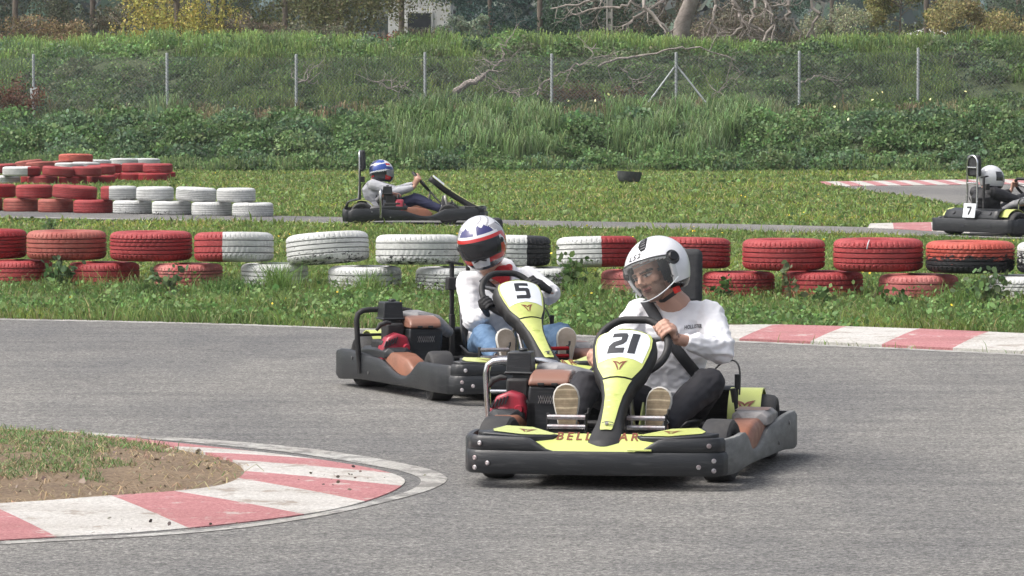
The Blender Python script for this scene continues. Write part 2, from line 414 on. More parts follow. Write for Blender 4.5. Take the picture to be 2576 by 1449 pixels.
# far-side kerb on the right
KB = [(1500, 848), (1681, 855), (1860, 862), (2039, 869), (2218, 877), (2397, 886), (2576, 894), (2760, 903), (3000, 914)]
KT = [(1560, 836), (1760, 836), (1950, 834), (2130, 839), (2313, 845), (2487, 853), (2665, 861), (2850, 869), (3060, 879)]
kerb('track_kerb', [G(*off(p, -3)) for p in KB], [G(*p) for p in KT],
     [((x, 0 + KB[i + 1][1] - 3), KT[i + 1]) for i, x in enumerate([1681, 1860, 2039, 2218, 2397, 2576, 2760])], 1, .02, .05)
# kerbs round the far part of the track
A = [(2183, 576), (2260, 579), (2360, 585), (2440, 589)]; B = [(2190, 572), (2270, 570), (2350, 568.5), (2440, 568)]
kerb('far_track_kerb', [G(*p) for p in A], [G(*p) for p in B], [((2250, 578.5), (2255, 571)), ((2350, 584), (2345, 568.8))], 0, .02, .05, 5)
A = [(2085, 471), (2250, 469), (2400, 467), (2576, 465), (3050, 458)]; B = [(2060, 462), (2250, 459), (2400, 457), (2576, 455), (3050, 449)]
cu = []; 
for k in range(30):
    x = 2100 + k * 31; y = 470.5 - (x - 2085) * .0125; cu.append(((x, y), (x - 45, y - 9.2)))
kerb('far_track_kerb', [G(*p) for p in A], [G(*p) for p in B], cu, 1, .02, .04, 2)

# dirt island inside the near kerb
mi_, nt, b = new_mat('dry_dirt'); n1 = ntex(nt, 3, 6, .7); n2 = ntex(nt, 45, 6, .8)
a1 = ramp(nt, n2.outputs[0], [(.3, (.16, .115, .078)), (.5, (.30, .225, .155)), (.75, (.48, .39, .29))])
l1 = ramp(nt, n1.outputs[0], [(.3, (.75, .72, .7)), (.7, (1.15, 1.12, 1.05))])
nt.links.new(mix(nt, 1, a1.outputs[0], l1.outputs[0], 'MULTIPLY'), b.inputs['Base Color']); b.inputs['Roughness'].default_value = 1
bump(nt, b, n2.outputs[0], .9, .03)
cen = Vector((sum(p.x for p in island) / len(island) - .6, sum(p.y for p in island) / len(island), 0))
def isl_h(q, x, y): return .012 + .06 * math.sin(min(1, q) * 1.57) + .02 * fbm(x, y, 2.2) * min(1, q * 3) + .008 * fbm(x, y, 9) * min(1, q * 4)
rings = []; IS = resample(island, 90)
for k in range(16):
    q = k / 15; ring = []
    for p in IS:
        w = p.lerp(cen, q) + (Vector((.025 * fbm(p.x * 1.0, p.y, 14), .12 * fbm(p.x + 9, p.y, 9), 0)) if k < 2 else Vector((0, 0, 0))); ring.append(Vector((w.x, w.y, isl_h(q, w.x, w.y))))
    rings.append(ring)
mb = MB(); mb.loft(rings, 0, closed=False, cap=False)
tag(mb.build('dirt_island', mi_, sharp=0), kind='structure')
# ================================================================== go-kart
BLK = mat('black_plastic_scuffed', (.017, .019, .022), .45, var=(.065, .068, .07), vs=9, lo=.52, hi=.82, bs=30, bstr=.3, stretch=(1, 1, 9), det=9)
GRYP = mat('grey_plastic_weathered', (.085, .088, .088), .6, var=(.22, .225, .22), vs=6, lo=.36, hi=.66, bs=40, bstr=.2, stretch=(1, 1, 3))
BLK2 = mat('black_rubber', (.012, .012, .013), .6, var=(.026, .026, .027), vs=20)
TYRK = mat('kart_tyre_rubber', (.028, .028, .03), .8, var=(.07, .068, .065), vs=12, lo=.45, hi=.7, bs=60)
YEL = mat('yellow_panel', (.55, .61, .18), .38, var=(.50, .56, .18), vs=6, coat=.3)
YEL2 = mat('yellow_panel_dusty', (.50, .56, .17), .45, var=(.42, .46, .15), vs=7, lo=.5, hi=.8)
WHT = mat('white_sticker', (.80, .84, .88), .35, coat=.2)
INK = mat('black_ink', (.02, .022, .028), .5)
BRN = mat('brown_ink', (.20, .06, .03), .5)
BRP = mat('brown_plastic', (.26, .105, .06), .45, var=(.20, .09, .055), vs=8, bs=15, bstr=.1)
BRG = mat('brown_worn_grey', (.24, .12, .085), .5, var=(.32, .29, .28), vs=5, lo=.5, hi=.62)
GRL = mat('grey_lid_worn', (.13, .125, .125), .55, var=(.36, .34, .33), vs=7, lo=.45, hi=.7)
CHR = mat('chrome_tube', (.62, .63, .65), .22, 1, var=(.42, .40, .38), vs=14, lo=.5, hi=.75)
STE = mat('dull_steel', (.33, .33, .34), .42, .9, var=(.2, .19, .18), vs=25)
REDE = mat('red_engine_casing', (.36, .018, .04), .42, var=(.23, .02, .035), vs=14, coat=.2)
REDP = mat('red_anodised', (.40, .015, .02), .3, .7)
ALU = mat('pale_aluminium', (.55, .55, .56), .35, .8, var=(.38, .3, .3), vs=30)
SEATM = mat('seat_shell', (.02, .021, .024), .45, var=(.05, .05, .052), vs=18, lo=.45, hi=.7)
PADM = mat('headrest_foam', (.022, .024, .027), .75, var=(.05, .052, .055), vs=30, bs=60)
BELT = mat('belt_webbing', (.045, .047, .052), .75, bs=120, bstr=.3)
WLD = mat('grey_shell', (.16, .165, .175), .45, var=(.3, .3, .31), vs=10)

EMB = [(-.52, .36), (-.16, .27), (-.05, .20), (0, .12), (.05, .20), (.16, .27), (.52, .36), (.34, .14), (.26, .0), (.08, -.42), (.03, -.42), (.06, -.2), (.14, .02), (.25, .17), (.12, .13), (.0, .0), (-.12, .13), (-.25, .17), (-.14, .02), (-.06, -.2), (-.03, -.42), (-.08, -.42), (-.26, .0), (-.34, .14)]
DIG = {'2': [(0, 0), (1, 0), (1, .24), (.42, .24), (.42, .29), (.84, .40), (1, .53), (1, .86), (.88, 1), (.06, 1), (.06, .77), (.64, .77), (.66, .61), (.2, .49), (0, .34)],
       '1': [(0, 0), (1, 0), (1, 1), (0, 1)],
       '5': [(0, 0), (.88, 0), (1, .10), (1, .54), (.88, .64), (.30, .64), (.30, .80), (.96, .80), (.96, 1), (0, 1), (0, .43), (.68, .43), (.72, .40), (.72, .24), (.68, .20), (0, .20)],
       '3': [(0, 0), (.88, 0), (1, .12), (1, .42), (.9, .5), (1, .58), (1, .88), (.88, 1), (0, 1), (0, .78), (.68, .78), (.68, .6), (.2, .6), (.2, .4), (.68, .4), (.68, .22), (0, .22)],
       '7': [(0, 1), (1, 1), (1, .7), (.6, 0), (.24, 0), (.66, .72), (.66, .77), (0, .77)]}
SP = [(-.425, .175), (-.40, .20), (-.33, .235), (-.25, .277), (-.17, .325), (-.10, .370), (-.03, .422), (.03, .472), (.09, .52), (.145, .565), (.19, .600), (.215, .617)]
SWB = [.050, .076, .064, .050, .047, .051, .069, .104, .124, .133, .127, .094]     # half width of the black shell
def sp_at(t):
    k = min(len(SP) - 2, max(0, int(t))); u = t - k
    p = Vector((0, *SP[k])).lerp(Vector((0, *SP[k + 1])), u)
    a = Vector((0, *SP[max(0, k - 1)])); b_ = Vector((0, *SP[min(len(SP) - 1, k + 2)]))
    tg = (b_ - a).normalized(); n = Vector((0, -tg.z, tg.y)); return p, tg, n
def SF(x, t, h):
    """point of the fairing's front face: x sideways, t along the spine, h in front of it"""
    p, tg, n = sp_at(t); k = min(len(SP) - 2, max(0, int(t))); w = SWB[k] + (SWB[k + 1] - SWB[k]) * (t - k)
    return p + Vector((x, 0, 0)) + n * (h - .028 * (x / max(w, .05)) ** 2 * min(1, w / .1))
def interp(T, V, t):
    for a, b_, c, d in zip(T, T[1:], V, V[1:]):
        if t <= b_: return c + (d - c) * max(0, t - a) / (b_ - a)
    return V[-1]
def make_fairing(root, number, lean=0, dx=.03):
    f = MB(); rings = []
    for i in range(0, 56):
        t = 11 * i / 55; w = interp(list(range(12)), SWB, t) ; p, tg, n = sp_at(t)
        row = []
        for q in (-1.03, -1.0, -.9, -.7, -.4, 0, .4, .7, .9, 1.0, 1.03):
            if abs(q) > 1: row.append(SF(math.copysign(w + .004, q), t, 0) - n * .058)
            elif abs(q) == 1.0: row.append(SF(q * w, t, -.006))
            else: row.append(SF(q * w, t, 0))
        rings.append([v + Vector((dx + lean * t / 11, 0, 0)) for v in row])
    f.loft(rings, 0, closed=False, cap=False)
    fo = f.build('front_fairing', BLK2, root, solid=.008, sharp=60)
    def fr(x, t, h): return SF(x, t, h) + Vector((dx + lean * t / 11, 0, 0))
    # yellow stickers
    st = MB()
    L = [(.022, 1.95), (.026, 2.1), (.028, 2.8), (.031, 3.8), (.037, 4.8), (.052, 5.7), (.061, 6.05)]
    out = [(w, t) for w, t in L] + [(-w, t) for w, t in L[::-1]]
    st.decal(out, fr, .0055, 0, .04); st.build('stem_sticker', YEL, fo, sharp=0)
    hd = MB()
    L = [(.060, 6.18), (.072, 6.5), (.094, 7.1), (.111, 8.0), (.120, 8.8), (.119, 9.6), (.104, 10.3), (.067, 10.72), (.017, 10.90)]
    out = [(w, t) for w, t in L] + [(-w, t) for w, t in L[::-1]]
    hd.decal(out, fr, .0055, 0, .04); ho = hd.build('number_panel', YEL, fo, sharp=0)
    wp = MB()
    L = [(.0, 7.66), (.055, 7.56), (.092, 7.4), (.103, 8.2), (.111, 8.9), (.109, 9.6), (.090, 10.2), (.048, 10.48), (.0, 10.52)]
    out = [(w, t) for w, t in L] + [(-w, t) for w, t in L[-2:0:-1]]
    wp.decal(out, fr, .0070, 0, .04); wp.build('number_background', WHT, ho, sharp=0)
    dm = MB(); tot = {'21': .120, '5': .080, '3': .07, '7': .07}.get(number, .07); x0 = -tot / 2 + .004; wd = .070 if len(number) > 1 else .080
    for ch in number:
        w = wd if ch != '1' else .032
        out = [(x0 + u * w + (v - .5) * .012, 7.98 + v * 1.9) for u, v in DIG[ch]]
        dm.decal(out, fr, .0085, 0, .03); x0 += w + .016
    dm.build('number', INK, ho, sharp=0)
    em = MB(); em.decal([(u * .064, 7.05 + v * .95) for u, v in EMB], fr, .0072, 0, .03); em.build('emblem', BRN, ho, sharp=0)
    cl = MB(); p = fr(0, 2.35, .008); cl.lathe(p, (0, -.6, .6), [(.001, 0), (.008, 0), (.008, .008), (.001, .008)], 10)
    cl.tube([p + Vector((-.02, -.004, .006)), p + Vector((0, -.01, .012)), p + Vector((.026, -.006, .008)), p + Vector((.03, -.004, -.002)), p + Vector((.014, -.004, 0))], .0018, 6)
    cl.build('spring_clip', STE, fo)
    return fr
def xtop(x):
    a = abs(x)
    if a < .17: return .158
    if a < .285: return .156 + (.211 - .156) * sst(.17, .285, a)
    return .211 + .003 * sst(.3, .5, a)
FP = [(-.530, -.385), (-.512, -.425), (-.48, -.447), (-.42, -.458), (-.30, -.468), (-.2, -.474), (-.1, -.479), (0, -.48)]
FP = FP + [(-x, y) for x, y in FP[-2::-1]]
def dens(P, k=3):
    o = []
    for a, b_ in zip(P, P[1:]):
        for j in range(k): o.append((a[0] + (b_[0] - a[0]) * j / k, a[1] + (b_[1] - a[1]) * j / k))
    return o + [P[-1]]
def wall(mb, P, zb, zt, th, outw=0, mi=0):
    """bumper wall along a plan path; zb, zt functions of (x, y, i); outward = right side of path"""
    rings = []; n = len(P)
    for i in range(n):
        a = Vector((*P[max(0, i - 1)], 0)); b_ = Vector((*P[min(n - 1, i + 1)], 0)); t = (b_ - a).normalized(); o = Vector((t.y, -t.x, 0))
        c = Vector((*P[i], 0)) + o * outw; z0 = zb(*P[i], i / (n - 1)); z1 = zt(*P[i], i / (n - 1)); r = min(.012, (z1 - z0) * .25)
        rings.append([c + o * 0 + Vector((0, 0, z0 + r)), c - o * r * .7 + Vector((0, 0, z0)), c - o * th + Vector((0, 0, z0)), c - o * th + Vector((0, 0, z1)), c - o * r * .7 + Vector((0, 0, z1)), c + Vector((0, 0, z1 - r))])
    mb.loft(rings, mi)
WC = Vector((.047, .36, .535))
def make_kart(loc, rz, number, label, rear_plate=False, chrome=True, steer=0, lean=0):
    root = empty('go_kart', loc, rz); tag(root, label, 'go-kart', 'racing go-karts on the track')
    FPd = dens(FP)
    # front bumper: lower band, upper band with a dip for the nose plate
    mb = MB(); wall(mb, FPd, lambda x, y, i: .062, lambda x, y, i: .156, .035, .012)
    fb = mb.build('front_bumper', BLK, root, sharp=50)
    mb = MB(); wall(mb, FPd, lambda x, y, i: .150, lambda x, y, i: xtop(x), .030, .0)
    up = mb.build('upper_bumper_band', BLK, fb, sharp=50)
    for x, z in ((-.47, .185), (.47, .185), (-.49, .125), (-.49, .085), (-.435, .105), (.49, .125), (.49, .085), (.43, .10)):
        yy = interp([q[0] for q in FP], [q[1] for q in FP], x); nx_ = -.75 if x < -.48 else (.75 if x > .48 else 0)
        b1 = MB(); b1.lathe((x, yy - (.014 if z < .15 else .003), z), (math.copysign(.5, x), -1, 0), [(.0001, .0), (.010, 0), (.010, .004), (.005, .006), (.0001, .004)], 12)
        b1.build('bolt', ALU, fb)
    s1 = MB(); s1.box((.19, -.476, .166), (.10, .02, .008)); s1.build('sticker_strip', YEL, fb, bevel=.003)
    # nose plate with lettering
    npf = lambda u, v, h: Vector((u, -.465 + v, .158 + v * .40 + h - .02 * (u / .3) ** 2 * 0))
    mb = MB(); mb.prism([(-.17, 0), (.17, 0), (.20, .015), (.29, .12), (.29, .15), (-.29, .15), (-.29, .12), (-.20, .015)], npf, -.006, 0)
    no = mb.build('nose_plate', YEL, root, bevel=.002)
    vs, fs = text_polys('BELLAMAR', .078, 1.45)
    xm = max(abs(v[0]) for v in vs); tm = MB(); tm.add([npf(v[0] / xm * .172, .118 + v[1] * 1.15, .0025) for v in vs], fs, 0); tm.build('lettering', BRN, no, sharp=0)
    # front side pods with emblem
    for s in (-1, 1):
        pf = lambda u, v, h: Vector((s * u, v, .222 + (v + .38) * .09 - (.47 - u) * .04 + h))
        mb = MB(); o = [(.50, -.33), (.45, -.30), (.44, -.26), (.42, -.20), (.29, -.20), (.16, -.34), (.18, -.37), (.30, -.40), (.47, -.37)]
        mb.prism(o, pf, -.035, 0); pd = mb.build('front_pod', BLK, root, bevel=.005)
        y2 = [(.43, -.345), (.44, -.30), (.40, -.205), (.29, -.21), (.175, -.335), (.19, -.362), (.30, -.385)]
        mb = MB(); mb.decal(y2 if s > 0 else y2, pf, .003, 0, .1); mb.build('pod_sticker', YEL, pd, sharp=0)
        mb = MB(); mb.decal([(.30 + u * .075, -.30 + v * .085) for u, v in EMB], pf, .005, 0, .1); mb.build('emblem', BRN, pd, sharp=0)
    make_fairing(root, number, lean)
    # floor tray and frame
    mb = MB(); mb.box((0, .18, .055), (.62, 1.0, .012)); mb.build('floor_tray', STE, root, bevel=.003)
    mb = MB()
    for s in (-1, 1):
        mb.tube([(s * .3, -.42, .09), (s * .32, -.1, .085), (s * .34, .4, .085), (s * .33, 1.2, .1)], .014)
        mb.tube([(s * .3, .3, .085), (s * .56, .33, .10), (s * .58, .85, .10), (s * .3, .9, .1)], .012)
    mb.tube([(-.4, 0, .13), (.4, 0, .13)], .014); mb.tube([(-.45, 1.08, .14), (.45, 1.08, .14)], .018); mb.tube([(-.3, .5, .085), (.34, .5, .085)], .012)
    mb.build('chassis_frame', BLK2, root)
    # wheels
    for (x, y, r, w, st) in ((-.465, 0, .130, .125, steer), (.465, 0, .130, .125, steer), (-.50, 1.08, .142, .19, 0), (.50, 1.08, .142, .19, 0)):
        ax = Vector((1, math.tan(st), 0)); wh = MB(); h = w / 2
        wh.lathe((x, y, r), ax, [(r * .52, -h * .8), (r * .7, -h * .98), (r * .88, -h), (r * .97, -h * .86), (r, -h * .6), (r * 1.0, 0), (r, h * .6), (r * .97, h * .86), (r * .88, h), (r * .7, h * .98), (r * .52, h * .8)], 40, loop=True)
        wo_ = wh.build('wheel', TYRK, root)
        rm = MB(); rm.lathe((x, y, r), ax, [(.001, -h * .35), (r * .2, -h * .5), (r * .24, -h * .35), (r * .45, -h * .3), (r * .55, -h * .85), (r * .55, h * .85), (r * .45, h * .3), (r * .24, h * .35), (r * .2, h * .5), (.001, h * .35)], 28); rm.build('rim', STE, wo_)
    # side bumpers
    for s in (-1, 1):
        P = dens([(.44, -.430), (.50, -.415), (.538, -.365), (.560, -.28), (.572, -.17), (.575, .03), (.580, .15), (.592, .30), (.61, .45), (.63, .65), (.655, .9), (.672, 1.1), (.672, 1.2), (.655, 1.245)], 4)
        def zt(x, y, i):
            if y < .0: return .206 - .02 * sst(-.36, -.44, y)
            if y < .27: return .206 - .092 * sst(0, .25, y)
            if y < .62: return .114 + .076 * sst(.29, .62, y)
            return .190 + .018 * sst(.62, 1.0, y) - .03 * sst(1.15, 1.245, y)
        PP = [(s * x, y) for x, y in P]
        if s > 0: pass
        else: PP = PP[::-1]
        mb = MB(); wall(mb, [(x, y) for x, y in (PP if s > 0 else PP)], lambda x, y, i: .058 - .018 * sst(.8, 1.2, y), zt, .03)
        so_ = mb.build('side_bumper', GRYP if s > 0 else BLK, root, sharp=50)
        for (yy, zz) in ((.72, .10), (.95, .17)):
            xx = interp([q[1] for q in P], [q[0] for q in P], yy); b1 = MB(); b1.lathe((s * (xx + .001), yy, zz), (s, 0, 0), [(.001, 0), (.009, 0), (.009, .004), (.001, .005)], 10); b1.build('bolt', STE, so_)
        # side tank with coloured flank and worn lid
        mb = MB()
        rings = []
        for y, w0, w1, z1 in ((.20, .48, .56, .15), (.27, .455, .575, .20), (.40, .45, .585, .222), (.62, .45, .60, .225), (.68, .45, .60, .215)):
            rings.append([Vector((s * w0, y, .07)), Vector((s * w1, y, .07)), Vector((s * w1, y, z1 - .03)), Vector((s * (w1 - .02), y, z1)), Vector((s * (w0 + .02), y, z1)), Vector((s * w0, y, z1 - .02))])
        mb.loft(rings); tk = mb.build('side_tank', BRP, root, bevel=.01, seg=3)
        rings = []
        for y, z0, z1, k in ((.50, .20, .225, .45), (.53, .19, .245, .9), (.62, .19, .25, 1), (.80, .19, .245, 1), (.95, .18, .235, .95), (1.0, .18, .21, .6)):
            rings.append([Vector((s * (.53 + u * .085 * k), y, z)) for u, z in ((-1, z0), (1, z0), (1, z1 - .02), (.7, z1), (-.7, z1), (-1, z1 - .02))])
        mb = MB(); mb.loft(rings); mb.build('tank_lid', GRL if s > 0 else BLK, tk, bevel=.012, seg=3)
        mb = MB(); mb.decal([(.46, .60), (.60, .62), (.60, .78), (.46, .80)], lambda u, v, h: Vector((s * u, v, .2505 + h)), .0, 0, .1); mb.build('worn_sticker', BRG, tk)
        # mudguard over the rear wheel
        rings = []
        for k in range(19):
            a = R(-20 + k * 9.5); rr = .172
            c = Vector((0, 1.08 - math.cos(a) * rr, .14 + math.sin(a) * rr)); nrm = Vector((0, -math.cos(a), math.sin(a)))
            rings.append([c + Vector((s * x, 0, 0)) - nrm * d_ for x, d_ in ((.390, 0), (.535, 0), (.535, .006), (.390, .006))])
        mb = MB(); mb.loft(rings); fe = mb.build('mudguard', YEL2, root, sharp=50)
        mb = MB()
        for k in range(12):
            pass
        pf = lambda u, v, h: Vector((s * (.465 + u), 1.08 - math.cos(R(35) + v * 6) * (.172 + h), .14 + math.sin(R(35) + v * 6) * (.172 + h)))
        mb.decal([(u * .09, v * .09) for u, v in EMB], pf, .003, 0, .02); mb.build('emblem', BRN, fe, sharp=0)
    # rear bumper
    P = dens([(.655, 1.20), (.655, 1.28), (.62, 1.315), (.3, 1.33), (-.3, 1.33), (-.62, 1.315), (-.655, 1.28), (-.655, 1.20)], 4)
    mb = MB(); wall(mb, P, lambda x, y, i: .045, lambda x, y, i: .195, .035); rb = mb.build('rear_bumper', BLK, root, sharp=50)
    for x in (-.33, .1):
        mb = MB(); mb.prism([(x + .045 * math.cos(a) , .12 + .018 * math.sin(a)) for a in [k * math.pi / 8 for k in range(16)]], lambda u, v, h: Vector((u, 1.334 + h, v)), -.002, .001); mb.build('bumper_slot', INK, rb)
    mb = MB(); rings = []
    for y, z in ((1.30, .17), (1.30, .22), (1.26, .29), (1.16, .315), (1.12, .30)):
        k = .44 if z < .3 else .40; rings.append([Vector((x, y, z)) for x in (-k, -k * .8, -k * .3, k * .3, k * .8, k)])
    mb.loft(rings, closed=False, cap=False); rc = mb.build('rear_cover', BLK, root, solid=.012)
    for x in (-.3, -.12, .14, .3):
        mb = MB(); mb.lathe((x, 1.275, .262), (0, 1, .55), [(.001, 0), (.022, 0), (.022, .012), (.001, .012)], 14); mb.build('cover_hole', INK, rc)
    if rear_plate:
        mb = MB(); mb.box((-.02, 1.335, .29), (.20, .012, .165), Matrix.Rotation(.15, 3, 'X')); pl_ = mb.build('number_plate', WHT, root, bevel=.006)
        mb = MB(); mb.prism([(-.02 - (u - .5) * .075, .245 + v * .095) for u, v in DIG[number]][::-1], lambda u, v, h: Vector((u, 1.343 + h - (v - .29) * .15, v)), -.001, .001); mb.build('number', INK, pl_)
    # seat
    cx = .12; rings = []
    for y, z, w, d_ in ((.50, .15, .15, .05), (.60, .11, .175, .09), (.74, .085, .185, .11), (.88, .10, .185, .13), (.96, .20, .18, .13), (1.0, .33, .175, .10), (1.03, .44, .16, .07), (1.05, .50, .13, .04)):
        row = []
        back = z > .15 and y > .9
        for q in (-1, -.92, -.7, -.35, 0, .35, .7, .92, 1):
            e = abs(q) ** 3 * d_
            row.append(Vector((cx + q * w, y - (e if back else 0), z + (0 if back else e))))
        rings.append(row)
    mb = MB(); mb.loft(rings, closed=False, cap=False); seat = mb.build('seat', SEATM, root, solid=.012, sharp=60)
    # head restraint
    mb = MB(); pts = []
    for k in range(13):
        a = math.pi * k / 12; pts.append(Vector((cx + .03 - .082 * math.cos(a), 1.13, .835 + .082 * math.sin(a))))
    mb.tube([Vector((cx - .07, 1.16, .12)), Vector((cx - .052, 1.13, .5))] + pts + [Vector((cx + .112, 1.13, .5)), Vector((cx + .12, 1.16, .12))], .0125, 10)
    mb.tube([(cx - .052, 1.13, .6), (cx + .112, 1.13, .6)], .011); mb.tube([(cx - .052, 1.13, .78), (cx + .112, 1.13, .78)], .01)
    hr = mb.build('head_restraint', CHR if chrome else BLK2, root)
    mb = MB(); mb.box((cx + .04, 1.09, .80), (.20, .06, .25), Matrix.Rotation(-.06, 3, 'X')); mb.build('pad', PADM, hr, bevel=.03, seg=4)
    # belt reel post on the driver's right
    mb = MB(); mb.box((cx - .15, 1.12, .52), (.024, .024, .30)); mb.box((cx - .165, 1.09, .56), (.05, .06, .07)); mb.box((cx - .14, 1.10, .675), (.10, .05, .014), Matrix.Rotation(.2, 3, 'Y')); mb.box((cx - .15, 1.12, .24), (.03, .03, .3))
    mb.build('belt_post', BLK2, root, bevel=.006)
    # steering
    wc = WC; upv = Vector((0, .66, .75)).normalized(); rt = Vector((1, 0, 0)); nr = rt.cross(upv)
    mb = MB(); pts = []
    for k in range(40):
        a = 2 * math.pi * k / 40; rr = .153
        v = math.sin(a) * rr; u = math.cos(a) * rr
        if math.sin(a + steer) > .75: pass
        pts.append(wc + rt * u + upv * min(v, .143))
    mb.tube(pts, .0168, 10, closed=True); sw = mb.build('steering_wheel', BLK2, root)
    mb = MB()
    for a in (R(20), R(160), R(270)):
        mb.tube([wc - nr * -.01, wc + (rt * math.cos(a) + upv * math.sin(a)) * .14], [.014, .010], 8, flat=.4)
    mb.lathe(wc, nr, [(.001, -.015), (.03, -.015), (.03, .015), (.001, .015)], 16); mb.build('spoke', STE, sw)
    mb = MB(); mb.tube([wc, Vector((.03, .02, .16))], .012); mb.tube([(.0, .30, .09), (.04, .24, .40)], .010); mb.tube([(.07, .30, .09), (.05, .24, .40)], .010); mb.build('steering_column', STE, root)
    mb = MB(); mb.tube([(-.42, .06, .13), (.03, .0, .14), (.42, .06, .13)], .007); mb.build('tie_rod', STE, root)
    # pedals: twin rollers between side plates
    for s, x0, x1, m_ in ((-1, -.255, -.095, ALU), (1, .08, .24, REDP if number == '5' else ALU)):
        mb = MB()
        for z in (.222, .262): mb.tube([(x0, -.045, z), (x1, -.045, z)], .0105, 10)
        pe = mb.build('pedal', m_, root)
        mb = MB()
        for x in (x0, x1): mb.box((x, -.035, .235), (.010, .03, .085)); mb.tube([(x, -.03, .2), (x, -.0, .07)], .007)
        mb.box(((x0 + x1) / 2, -.03, .205), (x1 - x0, .008, .012)); mb.tube([(x1 + .0, -.03, .26), (x1 + .012, -.03, .285), (x1 + .012, -.03, .30)], .006)
        mb.build('pedal_bracket', BLK2, pe, bevel=.002)
    # central tunnel panel
    mb = MB(); mb.prism([(-.14, .08), (.36, .08), (.20, .31), (.05, .20)], lambda u, v, h: Vector((.115 + h, u, v)), -.004, .004); mb.build('tunnel_panel', YEL, root, bevel=.002)
    # engine on the driver's right
    mb = MB(); mb.box((-.50, .70, .20), (.20, .20, .16)); mb.box((-.50, .72, .32), (.10, .12, .10)); mb.box((-.42, .72, .12), (.26, .3, .05)); en = mb.build('engine', BLK2, root, bevel=.012)
    mb = MB(); mb.prism([(-.612, .165), (-.606, .245), (-.575, .300), (-.52, .322), (-.462, .305), (-.445, .25), (-.45, .18), (-.48, .155)], lambda u, v, h: Vector((u, h, v)), .56, .66); rc_ = mb.build('starter_cover', REDE, en, bevel=.018, seg=3)
    mb = MB(); mb.lathe((-.545, .562, .215), (0, -1, 0), [(.001, .012), (.03, .012), (.04, .006), (.044, -.01), (.001, -.01)], 24); mb.build('recoil_hub', REDE, rc_)
    for k in range(5):
        mb = MB(); mb.box((-.590 + k * .015, .557, .265 + k * .005), (.006, .012, .036), Matrix.Rotation(.35, 3, 'Y')); mb.build('cooling_slot', INK, rc_)
    mb = MB(); mb.lathe((-.475, .565, .245), (0, -1, 0), [(.001, .03), (.016, .03), (.02, .02), (.02, 0), (.001, 0)], 16); mb.build('choke_knob', REDE, rc_)
    mb = MB(); mb.box((-.50, .76, .437), (.115, .12, .092), taper=.9); mb.box((-.50, .76, .392), (.128, .132, .012)); mb.lathe((-.49, .76, .485), (0, 0, 1), [(.001, 0), (.022, 0), (.02, .012), (.001, .012)], 10); mb.box((-.49, .76, .35), (.085, .09, .08)); mb.build('air_filter', BLK, en, bevel=.012, seg=3)
    shr = lambda u, v, h: Vector((u, .60 + h, v))
    mb = MB(); mb.prism([(-.475, .10), (-.28, .10), (-.255, .25), (-.25, .34), (-.44, .345), (-.45, .25), (-.445, .20)], shr, 0, .16); sh = mb.build('engine_shroud', BLK, en, bevel=.012, seg=3)
    mb = MB(); mb.prism([(-.355 + .05 * math.cos(a), .285 + .022 * math.sin(a)) for a in [k * math.pi / 10 for k in range(20)]], shr, -.004, .004); mb.build('grille', INK, sh)
    mb = MB()
    for k in range(9):
        x = -.397 + k * .0105; mb.tube([(x, .594, .268), (x + .012, .594, .302)], .0014, 5); mb.tube([(x + .012, .594, .268), (x, .594, .302)], .0014, 5)
    mb.build('grille_mesh', STE, sh)
    rings = []
    for y, z0, z1 in ((.59, .345, .365), (.62, .345, .392), (.72, .345, .408), (.80, .345, .40), (.84, .345, .37)):
        rings.append([Vector((x, y, z0 if k else z1)) for x, k in ((-.445, 1), (-.265, 1), (-.26, 0), (-.29, 0), (-.42, 0), (-.435, 0))])
    mb = MB(); mb.loft(rings); ft = mb.build('fuel_tank', BRG, en, bevel=.01, seg=3)
    mb = MB()
    for x in (-.385, -.325): mb = MB(); mb.box((x, .60, .352), (.028, .03, .012)); mb.build('tank_clip', BLK2, ft, bevel=.002)
    mb = MB(); mb.tube([(-.62, .63, .335), (-.60, .625, .365), (-.565, .62, .378), (-.54, .62, .375)], [.008, .014, .013, .008], 10); mb.build('pull_handle', BLK2, en)
    mb = MB(); mb.tube([(-.43, .85, .40), (-.34, .80, .385), (-.22, .82, .36), (-.12, .9, .30)], [.03, .05, .045, .03], 12); mb.build('air_duct', WLD, en)
    # tube hoop round the engine
    mb = MB()
    c = [(-.650, .84, .09), (-.662, .84, .25), (-.668, .84, .38), (-.660, .84, .415), (-.635, .84, .432), (-.60, .84, .437), (-.42, .84, .437), (-.36, .84, .425), (-.325, .84, .39), (-.315, .84, .34), (-.31, .84, .10)]
    mb.tube(c, .0155, 12); mb.tube([(-.655, .84, .30), (-.50, .84, .30)], .008); mb.build('engine_hoop', CHR if chrome else BLK2, root)
    # levers and cable on the driver's left
    mb = MB(); mb.tube([(.443, .80, .18), (.447, .80, .33)], .006); mb.tube([(.447, .80, .325), (.449, .80, .39)], [.011, .013], 10)
    mb.build('hand_lever', BLK2, root)
    mb = MB(); mb.tube([(.452, .78, .18), (.438, .775, .29)], .006); mb.tube([(.440, .775, .27), (.432, .77, .33)], [.012, .014], 10); mb.build('hand_lever', BLK2, root)
    mb = MB(); pts = [Vector((.33, 1.0, .40)).lerp(Vector((.455, .82, .30)), t) + Vector((.04 * math.sin(t * math.pi), 0, .085 * math.sin(t * math.pi) ** .8)) for t in [k / 14 for k in range(15)]]
    mb.tube(pts, .0042, 6); mb.build('cable', BLK2, root)
    return root
